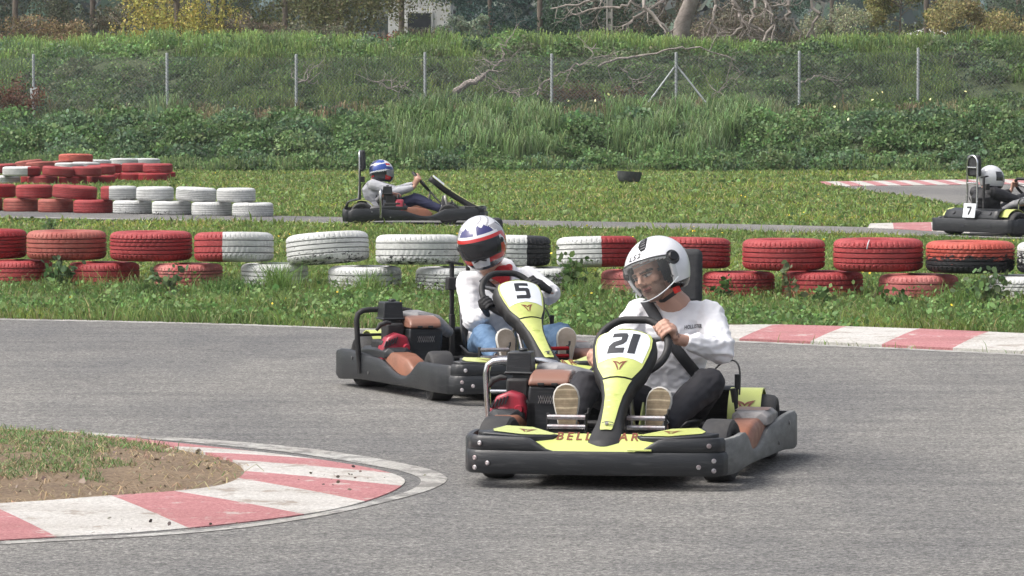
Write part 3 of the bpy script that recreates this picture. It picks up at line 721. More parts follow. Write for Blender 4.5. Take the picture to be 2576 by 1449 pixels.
# ================================================================== people
SHIRT = mat('white_cotton', (.84, .84, .87), .85, bs=60, bstr=.12, bd=.003)
HOOD = mat('white_fleece', (.74, .745, .77), .95, bs=90, bstr=.3, bd=.004)
GREYS = mat('grey_sweater', (.42, .43, .46), .95, bs=50, bstr=.3)
BLKJ = mat('black_jacket', (.018, .018, .021), .6, bs=30, bstr=.3)
TRK = mat('black_tracksuit', (.016, .016, .021), .8, bs=40, bstr=.2)
JEAN = mat('blue_denim', (.07, .14, .25), .85, var=(.14, .23, .36), vs=12, bs=120, bstr=.3)
NAVY = mat('navy_trousers', (.018, .022, .06), .85)
GLOV = mat('black_glove', (.016, .016, .018), .7, bs=50, bstr=.2)
REDC = mat('red_scarf', (.50, .02, .025), .8, bs=30, bstr=.4)
SKIN = attr_mat('skin', .5, bs=120, bstr=.08)
m_, nt_, b_ = new_mat('shoe_sole'); 
cx_ = nd(nt_, 'ShaderNodeTexCoord'); w_ = nd(nt_, 'ShaderNodeTexWave', bands_direction='Z'); w_.inputs['Scale'].default_value = 8.5; w_.inputs['Distortion'].default_value = 1.2; w_.inputs['Detail Scale'].default_value = 1
nt_.links.new(cx_.outputs['Object'], w_.inputs['Vector'])
r_ = ramp(nt_, w_.outputs[0], [(.0, (.46, .40, .29)), (.1, (.25, .205, .14)), (.9, (.21, .17, .115)), (1, (.25, .205, .14))])
n_ = ntex(nt_, 25, 5, .7); r2_ = ramp(nt_, n_.outputs[0], [(.3, (.7, .68, .65)), (.7, (1.25, 1.2, 1.15))])
nt_.links.new(mix(nt_, 1, r_.outputs[0], r2_.outputs[0], 'MULTIPLY'), b_.inputs['Base Color']); b_.inputs['Roughness'].default_value = .9
SOLE = m_
SOLE2 = mat('plain_sole', (.27, .225, .18), .9, var=(.36, .31, .26), vs=14)
SHOEW = mat('shoe_edge_white', (.60, .59, .54), .7, var=(.42, .41, .38), vs=20)
SHOEB = mat('shoe_upper_dark', (.05, .05, .055), .8)
LACE = mat('white_lace', (.6, .6, .58), .9)
HELM = attr_mat('helmet_paint', .22, coat=.6)
HBLK = mat('helmet_black', (.012, .012, .014), .35)
LIN = mat('helmet_lining', (.018, .018, .02), .95)
NET = mat('hair_net', (.55, .56, .58), .9, bs=90, bstr=.6)
def visor_mat(name, colr, alpha, rough=.05):
    m, nt, b = new_mat(name); b.inputs['Base Color'].default_value = c4(colr); b.inputs['Roughness'].default_value = rough
    t = nd(nt, 'ShaderNodeBsdfTransparent'); t.inputs[0].default_value = (.93, .94, .93, 1)
    mx = nd(nt, 'ShaderNodeMixShader'); mx.inputs[0].default_value = alpha
    nt.links.new(t.outputs[0], mx.inputs[1]); nt.links.new(b.outputs[0], mx.inputs[2]); nt.links.new(mx.outputs[0], nt.nodes['Material Output'].inputs[0])
    return m
VCLR = visor_mat('clear_visor', (.50, .52, .52), .10); VDRK = visor_mat('tinted_visor', (.025, .025, .028), .86, .08)
VGRY = visor_mat('grey_visor', (.32, .34, .36), .7, .1)

def frame(fwd, roll=0):
    """3x3: columns right(wearer's left when facing us), forward, up"""
    f = Vector(fwd).normalized(); up = Vector((0, 0, 1)); up = (up - f * up.dot(f)).normalized()
    up = Matrix.Rotation(roll, 3, f) @ up; r = f.cross(up)
    return Matrix((r, f, up)).transposed()
def head_fn(mb, C, M, s=1.0):
    P = lambda x, y, z: Vector(C) + M @ (Vector((x, y, z)) * s)
    e = lambda c, r: mb.ell(P(*c), [k * s for k in r], M, 18, 12)
    e((0, -.012, .035), (.074, .092, .085)); e((0, .01, -.01), (.068, .078, .095))
    e((0, .030, -.062), (.060, .050, .046)); e((0, .062, -.094), (.028, .022, .020))         # jaw, chin
    e((.040, .050, -.018), (.028, .026, .026)); e((-.040, .050, -.018), (.028, .026, .026))    # cheeks
    e((0, .083, .022), (.05, .014, .012))                                                    # brow
    mb.tube([P(0, .084, .018), P(0, .100, -.006), P(0, .112, -.024)], [.009 * s, .010 * s, .013 * s], 10)
    e((.010, .098, -.028), (.009, .010, .007)); e((-.010, .098, -.028), (.009, .010, .007))
    e((0, .084, -.050), (.019, .012, .005)); e((0, .082, -.060), (.016, .012, .005))        # lips
    e((.030, .074, .004), (.016, .012, .009)); e((-.030, .074, .004), (.016, .012, .009))    # eyelids
    e((.076, -.01, -.01), (.012, .02, .03)); e((-.076, -.01, -.01), (.012, .02, .03))
def face_col(C, M, s=1.0, base=(.50, .29, .215), stub=.78):
    Mi = M.transposed()
    def fn(p):
        q = (Mi @ (p - Vector(C))) / s; c = Vector(base); x, y, z = q
        if y > .02 and abs(z) < .16 and abs(x) < .1:
            if -.066 < z < -.045 and abs(x) < .021 and y > .076: c = Vector((.36, .15, .125))
            if abs(z + .055 + abs(x) * .12) < .003 and abs(x) < .022 and y > .07: c = Vector((.12, .05, .045))
            g = 0
            if z < -.03: g = sst(-.03, -.055, z) if z < -.03 else 0
            if -.045 < z < -.034 and abs(x) < .03: g = max(g, .8)
            if abs(x) > .035 and z < .0: g = max(g, sst(.0, -.03, z) * .8)
            if z < -.030 and not (-.062 < z < -.045 and abs(x) < .024): c = c.lerp(Vector((.17, .115, .09)), min(1, abs(g)) * stub)
            for sx in (-1, 1):
                bx = x - sx * .031
                if abs(bx) < .022 and abs(z - .023 + abs(bx) * .12) < .0055 and y > .05: c = Vector((.06, .04, .03))
                if (bx / .016) ** 2 + ((z - .004) / .006) ** 2 < 1 and y > .05: c = Vector((.55, .50, .47)) if abs(bx) > .006 else Vector((.04, .05, .06))
                if abs(bx) < .018 and abs(z - .011) < .0022 and y > .05: c = Vector((.08, .05, .04))
        return c
    return fn
def grip(mb, rp, tg, rd, nf, wr, r=.0088, k=1.0, thumb=1):
    """fist on a rim: rim point, rim tangent, outward radial, normal towards the viewer, wrist"""
    rp, tg, rd, nf, wr = map(Vector, (rp, tg, rd, nf, wr)); tg.normalize(); rd.normalize(); nf.normalize()
    pc = rp + rd * .034 * k + nf * .006; wd = (wr - pc)
    mb.tube([pc - rd * .010 - wd * .05, pc + wd * .25, pc + wd * .6, wr], [.038 * k, .037 * k, .029 * k, .027 * k], 14, flat=.62, side=tg)
    for i, (o, L) in enumerate(((-.030, .9), (-.0105, 1.04), (.0095, 1.0), (.0285, .88))):
        b = rp + tg * o * k
        p = [b + rd * .036 * k + nf * .010, b + rd * .020 * k + nf * .029 * k, b - rd * .004 * L + nf * .031 * k * L, b - rd * .025 * k * L + nf * .014 * k, b - rd * .024 * k + -nf * .010 * k, b - rd * .008 * k - nf * .021 * k]
        mb.tube(p, [r * 1.12 * k, r * 1.18 * k, r * 1.02 * k, r * k, r * .95 * k, r * .8 * k], 9)
        mb.ell(p[1], [r * 1.2 * k] * 3, None, 8, 6); mb.ell(p[-1], [r * .8 * k] * 3, None, 8, 6)
    t0 = pc + wd * .2 + tg * thumb * .02 * k - nf * .008
    p = [t0, rp + tg * thumb * .040 * k + rd * .020 * k - nf * .012, rp + tg * thumb * .050 * k - rd * .006 - nf * .020, rp + tg * thumb * .047 * k - rd * .024 * k - nf * .004]
    mb.tube(p, [.015 * k, .0125 * k, .0105 * k, .009 * k], 9); mb.ell(p[-1], [.009 * k] * 3, None, 8, 6)
def folds(amp, sc, joints=()):
    def fn(p):
        q = Vector((p.x * sc, p.y * sc * .7, p.z * sc * 1.5))
        a = noise.noise(q); d = (1 - abs(a) * 2) * .45 * amp + noise.noise(q * 2.1) * .35 * amp
        w = .35
        for j, rad in joints:
            w = max(w, math.exp(-((p - Vector(j)).length / rad) ** 2))
        return d * w * 1.7 - amp * .25
    return fn
def shoe(root, heel, toe, nrm, sole_mat, w=.052, name='shoe', upper=None):
    """heel and toe points on the sole plane; nrm: outward normal of the sole"""
    heel, toe, nrm = Vector(heel), Vector(toe), Vector(nrm).normalized(); u = (toe - heel); L = u.length; u.normalize()
    nrm = (nrm - u * nrm.dot(u)).normalized(); s = u.cross(nrm)
    fr = lambda a, b, h: heel + u * a * L + s * b * w + nrm * h
    o = []
    prof = [(0, .0), (.02, .38), (.08, .60), (.2, .70), (.35, .68), (.5, .78), (.65, .93), (.78, 1.0), (.88, .90), (.95, .66), (.99, .32), (1.0, 0)]
    out = [(a, b) for a, b in prof] + [(a, -b) for a, b in prof[-2:0:-1]]
    mb = MB(); mb.prism(out, fr, -.022, 0); e = mb.build('shoe', SHOEW, root, bevel=.006, seg=2); e.name = name
    mb = MB(); mb.prism([(.5 + (a - .5) * .95, b * .90) for a, b in out], fr, 0, .003); mb.build('sole', sole_mat, e)
    mb = MB(); rings = []
    for a, hh, ww in ((.03, .055, .55), (.12, .078, .66), (.3, .085, .66), (.45, .075, .72), (.62, .058, .86), (.8, .045, .9), (.93, .032, .66), (.985, .026, .3)):
        rings.append([fr(a, ww * math.cos(t) , -.018 - hh * max(0, math.sin(t)) ** .8) for t in [math.pi * k / 10 for k in range(11)]])
    mb.loft(rings); mb.build('upper', upper or SHOEB, e)
    mb = MB(); c = fr(.5, 0, -.09)
    for sg in (-1, 1): mb.tube([c, c + s * sg * .025 + nrm * .02 + u * .02, c + s * sg * .045 + u * .0 + nrm * .01, c + s * sg * .03 - u * .015, c], .0028, 6)
    mb.build('lace', LACE, e)
    return e
def shell_dir(az, el): return Vector((math.sin(az) * math.cos(el), math.cos(az) * math.cos(el), math.sin(el)))
def helmet(root, C, M, rad, colf, openf, name='helmet', nu=96, nv=64, elmin=-58, chin=0.0, solid=.014):
    def pt(azd, eld, k=1.0):
        az, el = R(azd), R(eld); d = shell_dir(az, el)
        if eld < 0:
            f = math.cos(el) ** .55 / max(.05, math.cos(el)); d = Vector((d.x * f, d.y * f, d.z * .98))
            d.x *= 1 - .10 * (eld / -60) ; 
            if d.y < 0: d.y *= 1 - .12 * (eld / -60)
        x, y, z = d.x * rad[0], d.y * rad[1], d.z * rad[2]
        if chin and eld < 0: y += chin * math.sin(R(min(90, -eld * 1.8))) * max(0, math.cos(az)) ** 1.5
        if eld > 0: y -= .012 * math.sin(el)
        return Vector(C) + M @ (Vector((x, y, z)) * k)
    mb = MB(); idx = {}
    for j in range(nv):
        e0 = elmin + (90 - elmin) * j / nv; e1 = elmin + (90 - elmin) * (j + 1) / nv
        for i in range(nu):
            a0 = -180 + 360 * i / nu; a1 = -180 + 360 * (i + 1) / nu; am, em = (a0 + a1) / 2, (e0 + e1) / 2
            if openf(am, em): continue
            ids = []
            for a, e in ((i, j), (i + 1, j), (i + 1, j + 1), (i, j + 1)):
                key = (a % nu, e)
                if key not in idx: idx[key] = len(mb.v); mb.v.append(tuple(pt(-180 + 360 * a / nu, elmin + (90 - elmin) * e / nv)))
                ids.append(idx[key])
            mb.f.append(ids); mb.m.append(0); mb.sm.append(True); mb.c.append(colf(am, em))
    ho = mb.build(name, HELM, root, sharp=0, solid=solid)
    return ho, pt
def visor(ho, pt, a, e0, e1, k, m, n=30, curve=0, name='visor', rimm=None, rr=.003):
    mb = MB(); rows = []
    for j in range(11):
        row = []
        for i in range(n + 1):
            az = -a + 2 * a * i / n; t = abs(az) / a
            lo = e0(t) if callable(e0) else e0; hi = e1(t) if callable(e1) else e1
            row.append(pt(az, lo + (hi - lo) * j / 10, k))
        rows.append(row)
    mb.loft(rows, closed=False, cap=False); v = mb.build(name, m, ho, sharp=0)
    if rimm: 
        r = MB(); r.tube(rows[0], rr, 7); r.build('visor_edge', rimm, v)
    return v
def ribbon(root, target, pts, w, off_, m, name, direction=(0, 1, 0), th=.002):
    """strap laid over a garment: pts in front (x, z), dropped on to the target along direction"""
    bm = bmesh.new(); bm.from_mesh(target); bv = BVHTree.FromBMesh(bm); bm.free(); d = Vector(direction).normalized(); rows = []
    P = [Vector((p[0], 0, p[1])) for p in pts]
    last = None
    for i, p in enumerate(P):
        t = (P[min(i + 1, len(P) - 1)] - P[max(0, i - 1)]).normalized(); s = Vector((t.z, 0, -t.x))
        ys = []
        for q in (-1, 0, 1):
            o = p + s * q * w / 2 - d * 1.5; h = bv.ray_cast(o, d)[0]
            if h is not None: ys.append((h - o).dot(d))
        if not ys: continue
        last = min(ys)
        rows.append([p + s * q * w / 2 - d * 1.5 + d * (last - off_) for q in (-1, 0, 1)])
    ysm = [r[0].y for r in rows]
    for i in range(1, len(rows) - 1):
        y = (ysm[i - 1] + ysm[i] + ysm[i + 1]) / 3 - .002
        for v in rows[i]: v.y = min(v.y, y)
    mb = MB(); mb.loft(rows, closed=False, cap=False); return mb.build(name, m, root, solid=th, sharp=0)

def body(kart, name, label, J, o):
    """J: joints in the kart's frame; o: clothing options"""
    vx = o.get('voxel', .006); M = frame(o['face'], o.get('roll', 0)); s = o.get('hs', .93); HC = Vector(J['head'])
    V = {k: Vector(v) for k, v in J.items()}
    sk = MB(); head_fn(sk, HC, M, s)
    nb = V['neck']; sk.tube([HC + M @ Vector((0, -.02, -.05)), HC + M @ Vector((0, -.025, -.09)), nb + Vector((0, 0, .0)), nb + Vector((0, .01, -.06))], [.058, .058, .066, .090], 16)
    ch = V['chest']; pe = V['pelvis']; side = (V['shB'] - V['shA']).normalized()
    mid = (V['shA'] + V['shB']) / 2
    # core under the clothes keeps the figure one piece
    sk.tube([nb + Vector((0, .01, -.04)), mid + Vector((0, .01, -.05)), ch, (ch + pe) / 2, pe], [.07, .11, .12, .11, .12], 16, flat=.7, side=side)
    for a in 'AB':
        sk.tube([V['sh' + a], V['el' + a], V['wr' + a]], [.042, .034, .025], 12)
        sk.cap(mid, V['sh' + a], .06, .045)
        sk.cap(pe, V['hip' + a], .08, .07); sk.tube([V['hip' + a], V['kn' + a], V['an' + a]], [.065, .05, .034], 12)
        sk.cap(V['an' + a], V['an' + a] + Vector((0, -.02, -.03)), .032, .03)
    wc = WC; upv = Vector((0, .66, .75)).normalized(); rt = Vector((1, 0, 0)); nr = -rt.cross(upv) * -1
    nf = Vector((0, -.75, .66)).normalized()
    gls = [MB(), MB()] if o.get('gloves') else None
    for a in 'AB':
        an = R(o['grip' + a]); rd = rt * math.cos(an) + upv * math.sin(an); rp = wc + rt * math.cos(an) * .153 + upv * min(.143, math.sin(an) * .153)
        grip(gls['AB'.index(a)] if gls else sk, rp, rd.cross(nf), rd, nf, V['wr' + a], k=o.get('hk', .98), thumb=1 if a == 'A' else -1)
    me = fuse(sk, vx, 2); fc = face_col(HC, M, s)
    if a and 'tattoo' in o:
        tc = [Vector(t) for t in o['tattoo']]
        base = fc
        def fc(p, base=base):
            c = base(p)
            for t in tc:
                d = p - t
                if d.length < .02 and (abs(d.x + d.z * .4) < .0025 or abs(d.z - d.x * .5) < .0025 or (abs(d.length - .012) < .002 and noise.noise(p * 200) > -.1)): c = c * .35
            return c
    paint(me, fc); me.materials.append(SKIN)
    root = link(name, me); root.location = kart.location; root.rotation_euler = kart.rotation_euler
    tag(root, label, 'person', 'drivers of the go-karts')
    if gls:
        for gl in gls: gm = fuse(gl, .004, 1); gm.materials.append(GLOV); link('glove', gm, root)
    # shirt
    sh = MB(); w = o.get('w', 1)
    ps = [pe + Vector((0, 0, -.03)), (pe + ch) / 2, ch, mid + Vector((0, .0, -.045)), mid.lerp(nb, .5) + Vector((0, 0, -.01)), nb + Vector((0, 0, .0))]
    sh.tube(ps, [.160 * w, .148 * w, .172 * w, .168 * w, .105 * w, .064 * w], 24, flat=o.get('flat', .70), side=side)
    for a in 'AB':
        S, E, W = V['sh' + a], V['el' + a], V['wr' + a]; W2 = E.lerp(W, o.get('cuff', .93))
        sh.cap(mid + Vector((0, 0, -.02)), S + Vector((0, 0, -.005)), .088 * w, .070 * w); sh.cap(S, E, .073 * w, .060 * w, 16); sh.cap(E, E.lerp(W2, .75), .060 * w, .047 * w, 16)
        sh.tube([E.lerp(W2, .7), W2], [.047 * w, .035 * w], 16)
    js = [(V['elA'], .10), (V['elB'], .10), (V['shA'], .07), (V['shB'], .07), (pe + Vector((0, -.05, .07)), .09), (V['wrA'], .05), (V['wrB'], .06)]
    sm = fuse(sh, vx, 4, folds(o.get('fold', .011), 16, js)); sm.materials.append(o['top'])
    so = link(o.get('topname', 'shirt'), sm, root)
    # trousers
    tr = MB(); tr.ell(pe + Vector((0, 0, -.03)), (.155, .13, .085)); 
    for a in 'AB':
        H, K, A_ = V['hip' + a], V['kn' + a], V['an' + a]
        tr.cap(H, K, .090, .072, 16); tr.cap(K, K.lerp(A_, .6), .070, .060, 16); tr.tube([K.lerp(A_, .55), A_], [.060, .050], 16)
    js = [(V['knA'], .12), (V['knB'], .12), (V['hipA'], .12), (V['hipB'], .12), (V['anA'], .08), (V['anB'], .08)]
    tm = fuse(tr, vx * 1.1, 4, folds(.011, 13, js)); tm.materials.append(o['legs']); link('trousers', tm, root)
    return root, M, HC, V, sm

def kart_local_dir(v, th):
    """a direction given in world axes -> kart frame"""
    return Matrix.Rotation(-th, 3, 'Z') @ Vector(v)
# ------------------------------------------------------------------ the four karts
T1, T2, T3, T4 = R(-9.5), R(19), R(90), R(127)
k1 = make_kart((.407, 16.55, .006), T1, '21', 'black and yellow go-kart number 21 in the foreground with chrome engine hoop', steer=R(-8), lean=.010)
k2 = make_kart((.058, 21.06, .006), T2, '5', 'black and yellow go-kart number 5 behind the nearest kart with black engine hoop', chrome=False, steer=R(-5), lean=.012)
k3 = make_kart((-.79, 50.0, .012), T3, '3', 'go-kart seen from the side beyond the white tyres')
k4 = make_kart((6.30, 46.40, .012), T4, '7', 'go-kart seen from behind at the right edge with number 7 on its tail', rear_plate=True)

# driver of kart 21
H1 = Vector((.112, .670, .852))
M1 = kart_local_dir((-.60, -.78, -.20), T1)
J = dict(head=H1 + Vector((-.018, -.012, -.022)), neck=(.18, .79, .692), chest=(.155, .80, .50), pelvis=(.145, .87, .27),
         shA=(.020, .80, .648), shB=(.322, .79, .645), elA=(-.085, .60, .49), elB=(.400, .605, .510), wrA=(-.115, .44, .49), wrB=(.225, .425, .565),
         hipA=(.06, .82, .24), hipB=(.23, .82, .24), knA=(-.165, .42, .355), knB=(.365, .44, .375), anA=(-.175, .10, .22), anB=(.205, .12, .215))
p1, M, HC, V, sm = body(k1, 'person', 'driver in white long-sleeved top and white open-face helmet steering the nearest kart', J,
    dict(voxel=.0048, face=M1, roll=R(20), gripA=206, gripB=32, top=SHIRT, legs=TRK, cuff=.80, fold=.019, tattoo=[(.235, .42, .585), (.165, .36, .60)], hk=1.02, w=1.0, hs=1.0))
white = (.74, .75, .78)
def colw(a, e): 
    if e < -38: return (.03, .03, .032)
    return white
def open1(a, e):
    aa = abs(a)
    if aa < 66 and e < 23 - (aa / 66) ** 2 * 11: return True
    if aa < 92 and e < -38 - (aa - 66) * .3: return True
    return False
ho, pt = helmet(p1, H1, M, (.137, .158, .142), colw, open1, elmin=-56)
mb = MB(); mb.ell(H1 + M @ Vector((0, -.015, -.005)), (.122, .128, .125), M, 72, 54); ln = mb
# lining: drop the part in front of the face
me = ln.mesh('lining', LIN, 0); bm = bmesh.new(); bm.from_mesh(me); Mi = M.transposed()
dl = [f for f in bm.faces if (lambda q: (q.y > .045 and q.z < .088 - abs(q.x) * .3 and abs(q.x) < .074) or (q.z < -.10))(Mi @ (f.calc_center_median() - H1))]
bmesh.ops.delete(bm, geom=dl, context='FACES'); bm.to_mesh(me); bm.free(); link('lining', me, ho)
visor(ho, pt, 74, lambda t: -50 + 24 * t ** 2, lambda t: 25 - 11 * t * t, 1.055, VCLR, rimm=WHT, rr=.0024)
mb = MB(); rr = [pt(a, 25 - 12 * (a / 74) ** 2, 1.03) for a in range(-74, 75, 4)]; mb.tube(rr, .0035, 6); mb.build('visor_seal', HBLK, ho)
for a in (76, -76):
    c = pt(a, 9, 1.0); ax = (c - H1).normalized(); mb = MB(); mb.lathe(c, ax, [(.001, .016), (.020, .016), (.024, .010), (.025, .006), (.032, .004), (.033, -.01), (.001, -.01)], 24); mb.build('visor_pivot', HBLK, ho)
for a in (-1,):
    mb = MB(); q = [(8, 62), (30, 62), (36, 50), (26, 42), (14, 32), (8, 38)]
    vent = lambda u, v, h: pt(a * u, v, 1.0 + h)
    mb.decal([(u, v) for u, v in ((6, 72), (26, 83), (50, 76), (40, 62), (34, 48), (30, 42), (20, 41), (10, 54))], vent, .012, 0, 5); vo = mb.build('air_vent', LIN, ho, sharp=0)
    for kk in range(5):
        mb = MB(); mb.tube([vent(19, 46 + kk * 6.5, .018), vent(33, 47 + kk * 6.5, .018)], .0020, 6); mb.build('vent_rib', WLD, vo)
vs, fs = text_polys('LS2', .062, 1.15, .25)
mb = MB(); mb.add([pt(-v[0] * 330 - 2, 34 + v[1] * 210, 1.013) for v in vs], fs); mb.build('lettering', INK, ho, sharp=0)
for a in (64, -64):
    c = pt(a, -22, 1.0); mb = MB(); mb.lathe(c, (c - H1), [(.001, .004), (.005, .004), (.005, -.002), (.001, -.002)], 10); mb.build('press_stud', STE, ho)
mb = MB(); chinp = H1 + M @ Vector((0, .045, -.138))
mb.tube([H1 + M @ Vector((-.085, .0, -.075)), H1 + M @ Vector((-.06, .03, -.125)), chinp, H1 + M @ Vector((.06, .03, -.125)), H1 + M @ Vector((.085, 0, -.075))], [.012, .010, .008, .010, .012], 8, flat=.5)
st = mb.build('chin_strap', BLK2, ho)
c = H1 + M @ Vector((-.072, .02, -.115)) ; mb = MB(); mb.box(c, (.022, .03, .028), M); mb.build('red_buckle', mat('red_buckle_plastic', (.6, .02, .015), .5), st, bevel=.004)
mb = MB(); rows = []
for e in (30, 42, 55, 70):
    rows.append([H1 + Vector((-.018, -.012, -.022)) + M @ Vector((math.sin(R(a)) * math.cos(R(e)) * .083, math.cos(R(a)) * math.cos(R(e)) * .102 - .008, math.sin(R(e)) * .105)) * .99 for a in range(-100, 101, 10)])
mb.loft(rows, closed=False, cap=False); mb.build('hair_net', NET, p1, sharp=0, solid=.003)
shoe(p1, (-.172, -.012, .125), (-.192, .040, .398), (.05, -.98, .15), SOLE, w=.057)
shoe(p1, (.165, -.012, .13), (.215, .045, .388), (-.05, -.98, .16), SOLE, w=.055)
ribbon(p1, sm, [(.050 + (.315 - .050) * t, .715 + (.335 - .715) * t) for t in [i / 28 for i in range(29)]], .050, .004, BELT, 'seat_belt')
# word on the chest
bm = bmesh.new(); bm.from_mesh(sm); bv = BVHTree.FromBMesh(bm); bm.free()
vs, fs = text_polys('HOLLISTER', .026, 1.05); mb = MB(); vv = []
for v in vs:
    o = Vector((.268 + v[0] * .58, -1, .602 + v[1] * .9 + v[0] * .06)); h = bv.ray_cast(o, Vector((0, 1, 0)))[0]; vv.append((h if h is not None else Vector((o.x, .7, o.z))) + Vector((0, -.006, 0)))
mb.add(vv, fs); mb.build('chest_lettering', INK, p1, sharp=0)

# driver of kart 5
H2 = Vector((.005, .700, .800)); M2 = kart_local_dir((-.14, -.96, -.17), T2)
J = dict(head=H2 + Vector((0, .005, -.02)), neck=(.11, .815, .64), chest=(.14, .82, .47), pelvis=(.14, .90, .25),
         shA=(-.02, .86, .575), shB=(.305, .80, .595), elA=(-.03, .74, .365), elB=(.350, .56, .520), wrA=(-.035, .50, .425), wrB=(.300, .40, .545),
         hipA=(.06, .84, .22), hipB=(.22, .84, .22), knA=(-.06, .46, .30), knB=(.37, .44, .30), anA=(-.10, .10, .20), anB=(.27, .12, .20))
p2, M, HC, V, sm = body(k2, 'person', 'driver in white hooded top and red, white and blue full-face helmet', J,
    dict(voxel=.0056, face=M2, roll=R(13), gripA=205, gripB=22, top=HOOD, legs=JEAN, cuff=1.03, gloves=True, fold=.012, topname='hooded_top', w=.98))
RED_, BLU_, GRY_, WH_, DK_ = (.50, .02, .02), (.04, .04, .15), (.34, .34, .36), (.66, .67, .70), (.03, .032, .038)
def col2(a, e):
    aa = abs(a)
    if aa < 62 and -24 < e < 14: return DK_
    if e > 27 and aa < 58 - (e - 22) * .6 and e < 42 + 8 * (1 - abs((aa % 22) / 11 - 1)) - aa * .05:
        if aa < 4 + (e - 22) * .08 and 26 < e < 44: return WH_
        return BLU_
    if aa < 66 and 21 < e <= 27: return WH_
    if aa < 72 and 14 <= e <= 21: return RED_
    if e >= 42: return WH_ if (a * .9 + e * 2) % 46 > 9 else GRY_
    if e < -38: return DK_ if (aa > 26 or e < -48) else WH_
    if aa < 26 and -37 < e <= -22: return WH_
    if aa < 62 and e <= -22: return RED_
    t = (aa + e * .8)
    if t < 70: return RED_
    if t < 80: return WH_
    if t < 98: return RED_ if e < 20 else GRY_
    if t < 112: return GRY_
    return WH_ if (t % 50) > 22 else DK_
ho, pt = helmet(p2, H2, M, (.135, .160, .148), col2, lambda a, e: abs(a) < 55 and -21 < e < 11, chin=.022, elmin=-60, nu=144, nv=100)
visor(ho, pt, 61, lambda t: -26 + 8 * t ** 3, lambda t: 14 - 3 * t ** 3, 1.012, VDRK)
mb = MB(); mb.ell(H2, (.11, .128, .12), M, 20, 14); mb.build('lining', LIN, ho)
for a in (66, -66):
    c = pt(a, 2); mb = MB(); mb.lathe(c, c - H2, [(.001, .005), (.014, .004), (.017, -.004), (.001, -.004)], 16); mb.build('visor_pivot', HBLK, ho)
mb = MB(); q = pt(0, -27, 1.02)
for s in (-1, 1): mb.box(q + M @ Vector((s * .022, -.002, .0)), (.028, .012, .006), M @ Matrix.Rotation(.25 * s, 3, 'Y'))
mb.build('chin_vent', HBLK, ho)
mb = MB(); nb = V['neck']
mb.tube([nb + Vector((-.055, -.04, .02)), nb + Vector((-.01, -.085, -.0)), nb + Vector((.045, -.085, .0)), nb + Vector((.085, -.03, .02))], [.02, .032, .034, .02], 12)
mb.tube([nb + Vector((-.03, -.07, -.01)), nb + Vector((.01, -.10, -.03)), nb + Vector((.05, -.10, -.06))], [.035, .04, .02], 12, flat=.6, side=(1, 0, 0)); mb.tube([nb + Vector((.0, -.085, .02)), nb + Vector((.025, -.115, -.045)), nb + Vector((.035, -.12, -.095))], [.045, .036, .012], 12, flat=.5, side=(1, 0, 0))
mb.build('red_scarf', REDC, p2)
mb = MB(); mb.tube([nb + Vector((-.075, -.035, .0)), nb + Vector((-.085, .03, .03)), nb + Vector((-.03, .075, .045)), nb + Vector((.04, .075, .045)), nb + Vector((.10, .03, .03)), nb + Vector((.105, -.04, .0)), nb + Vector((.075, -.10, -.06))], [.018, .032, .038, .038, .032, .026, .012], 12)
mb.build('hood', HOOD, p2)
shoe(p2, (-.075, -.010, .12), (-.085, .045, .370), (.05, -.98, .15), SOLE2, w=.056)
shoe(p2, (.235, -.010, .12), (.268, .045, .370), (-.05, -.98, .16), SOLE2, w=.056)
ribbon(p2, sm, [(.03 + .28 * t, .60 - .30 * t) for t in [i / 20 for i in range(21)]], .042, .004, BELT, 'seat_belt')

# the two far drivers
def far_driver(kart, th, label, top, legs, col_, fwd, vis, openf, topname):
    Hc = Vector((.12, .855, .66))
    J = dict(head=Hc + Vector((0, .0, -.02)), neck=(.12, .93, .535), chest=(.12, .93, .38), pelvis=(.12, .88, .19),
         shA=(-.035, .955, .49), shB=(.275, .955, .49), elA=(-.10, .68, .40), elB=(.34, .68, .40), wrA=(-.095, .44, .46), wrB=(.22, .44, .50),
         hipA=(.05, .80, .18), hipB=(.19, .80, .18), knA=(-.06, .42, .31), knB=(.30, .42, .31), anA=(-.16, .10, .19), anB=(.18, .10, .19))
    p, M, HC, V, sm = body(kart, 'person', label, J, dict(voxel=.0085, face=kart_local_dir(fwd, th), gripA=165, gripB=25, top=top, legs=legs, cuff=.94, fold=.010, topname=topname, w=1.02, flat=.9))
    ho, pt = helmet(p, Hc, M, (.133, .158, .145), col_, openf, chin=.02, elmin=-60, nu=72, nv=48)
    visor(ho, pt, 62, lambda t: -22 + 7 * t ** 3, lambda t: 15 - 5 * t ** 3, 1.015, vis)
    mb = MB(); mb.ell(Hc, (.11, .125, .12), M, 16, 12); mb.build('lining', LIN, ho)
    for x in (-.17, .16): shoe(p, (x, -.01, .12), (x, .045, .36), (0, -.98, .15), SOLE2)
    ribbon(p, sm, [(.0 + .24 * t, .50 - .24 * t) for t in [i / 16 for i in range(17)]], .042, .004, BELT, 'seat_belt')
    return p
def col3(a, e):
    aa = abs(a); t = e + aa * .30
    if e > 72: return WH_ if (e + aa * .25) % 22 > 7 else DK_
    if aa < 62 and e > 16: return RED_ if 36 < e < 50 and aa > 25 else (WH_ if e > 30 else (.03, .05, .2))
    if e < -14 and aa < 64: return RED_ if e > -40 and aa > 34 else DK_
    if 66 < t < 74: return WH_
    if t > 34: return (.025, .07, .32) if aa < 130 else (.03, .04, .12)
    if 27 < t <= 34: return WH_
    if 4 < t < 12 and aa > 125: return RED_
    return DK_
far_driver(k3, T3, 'driver in grey sweater and blue, white and black helmet in the side-on kart', GREYS, NAVY, col3, (.99, -.05, -.12), VGRY, lambda a, e: abs(a) < 56 and -19 < e < 12, 'sweater')
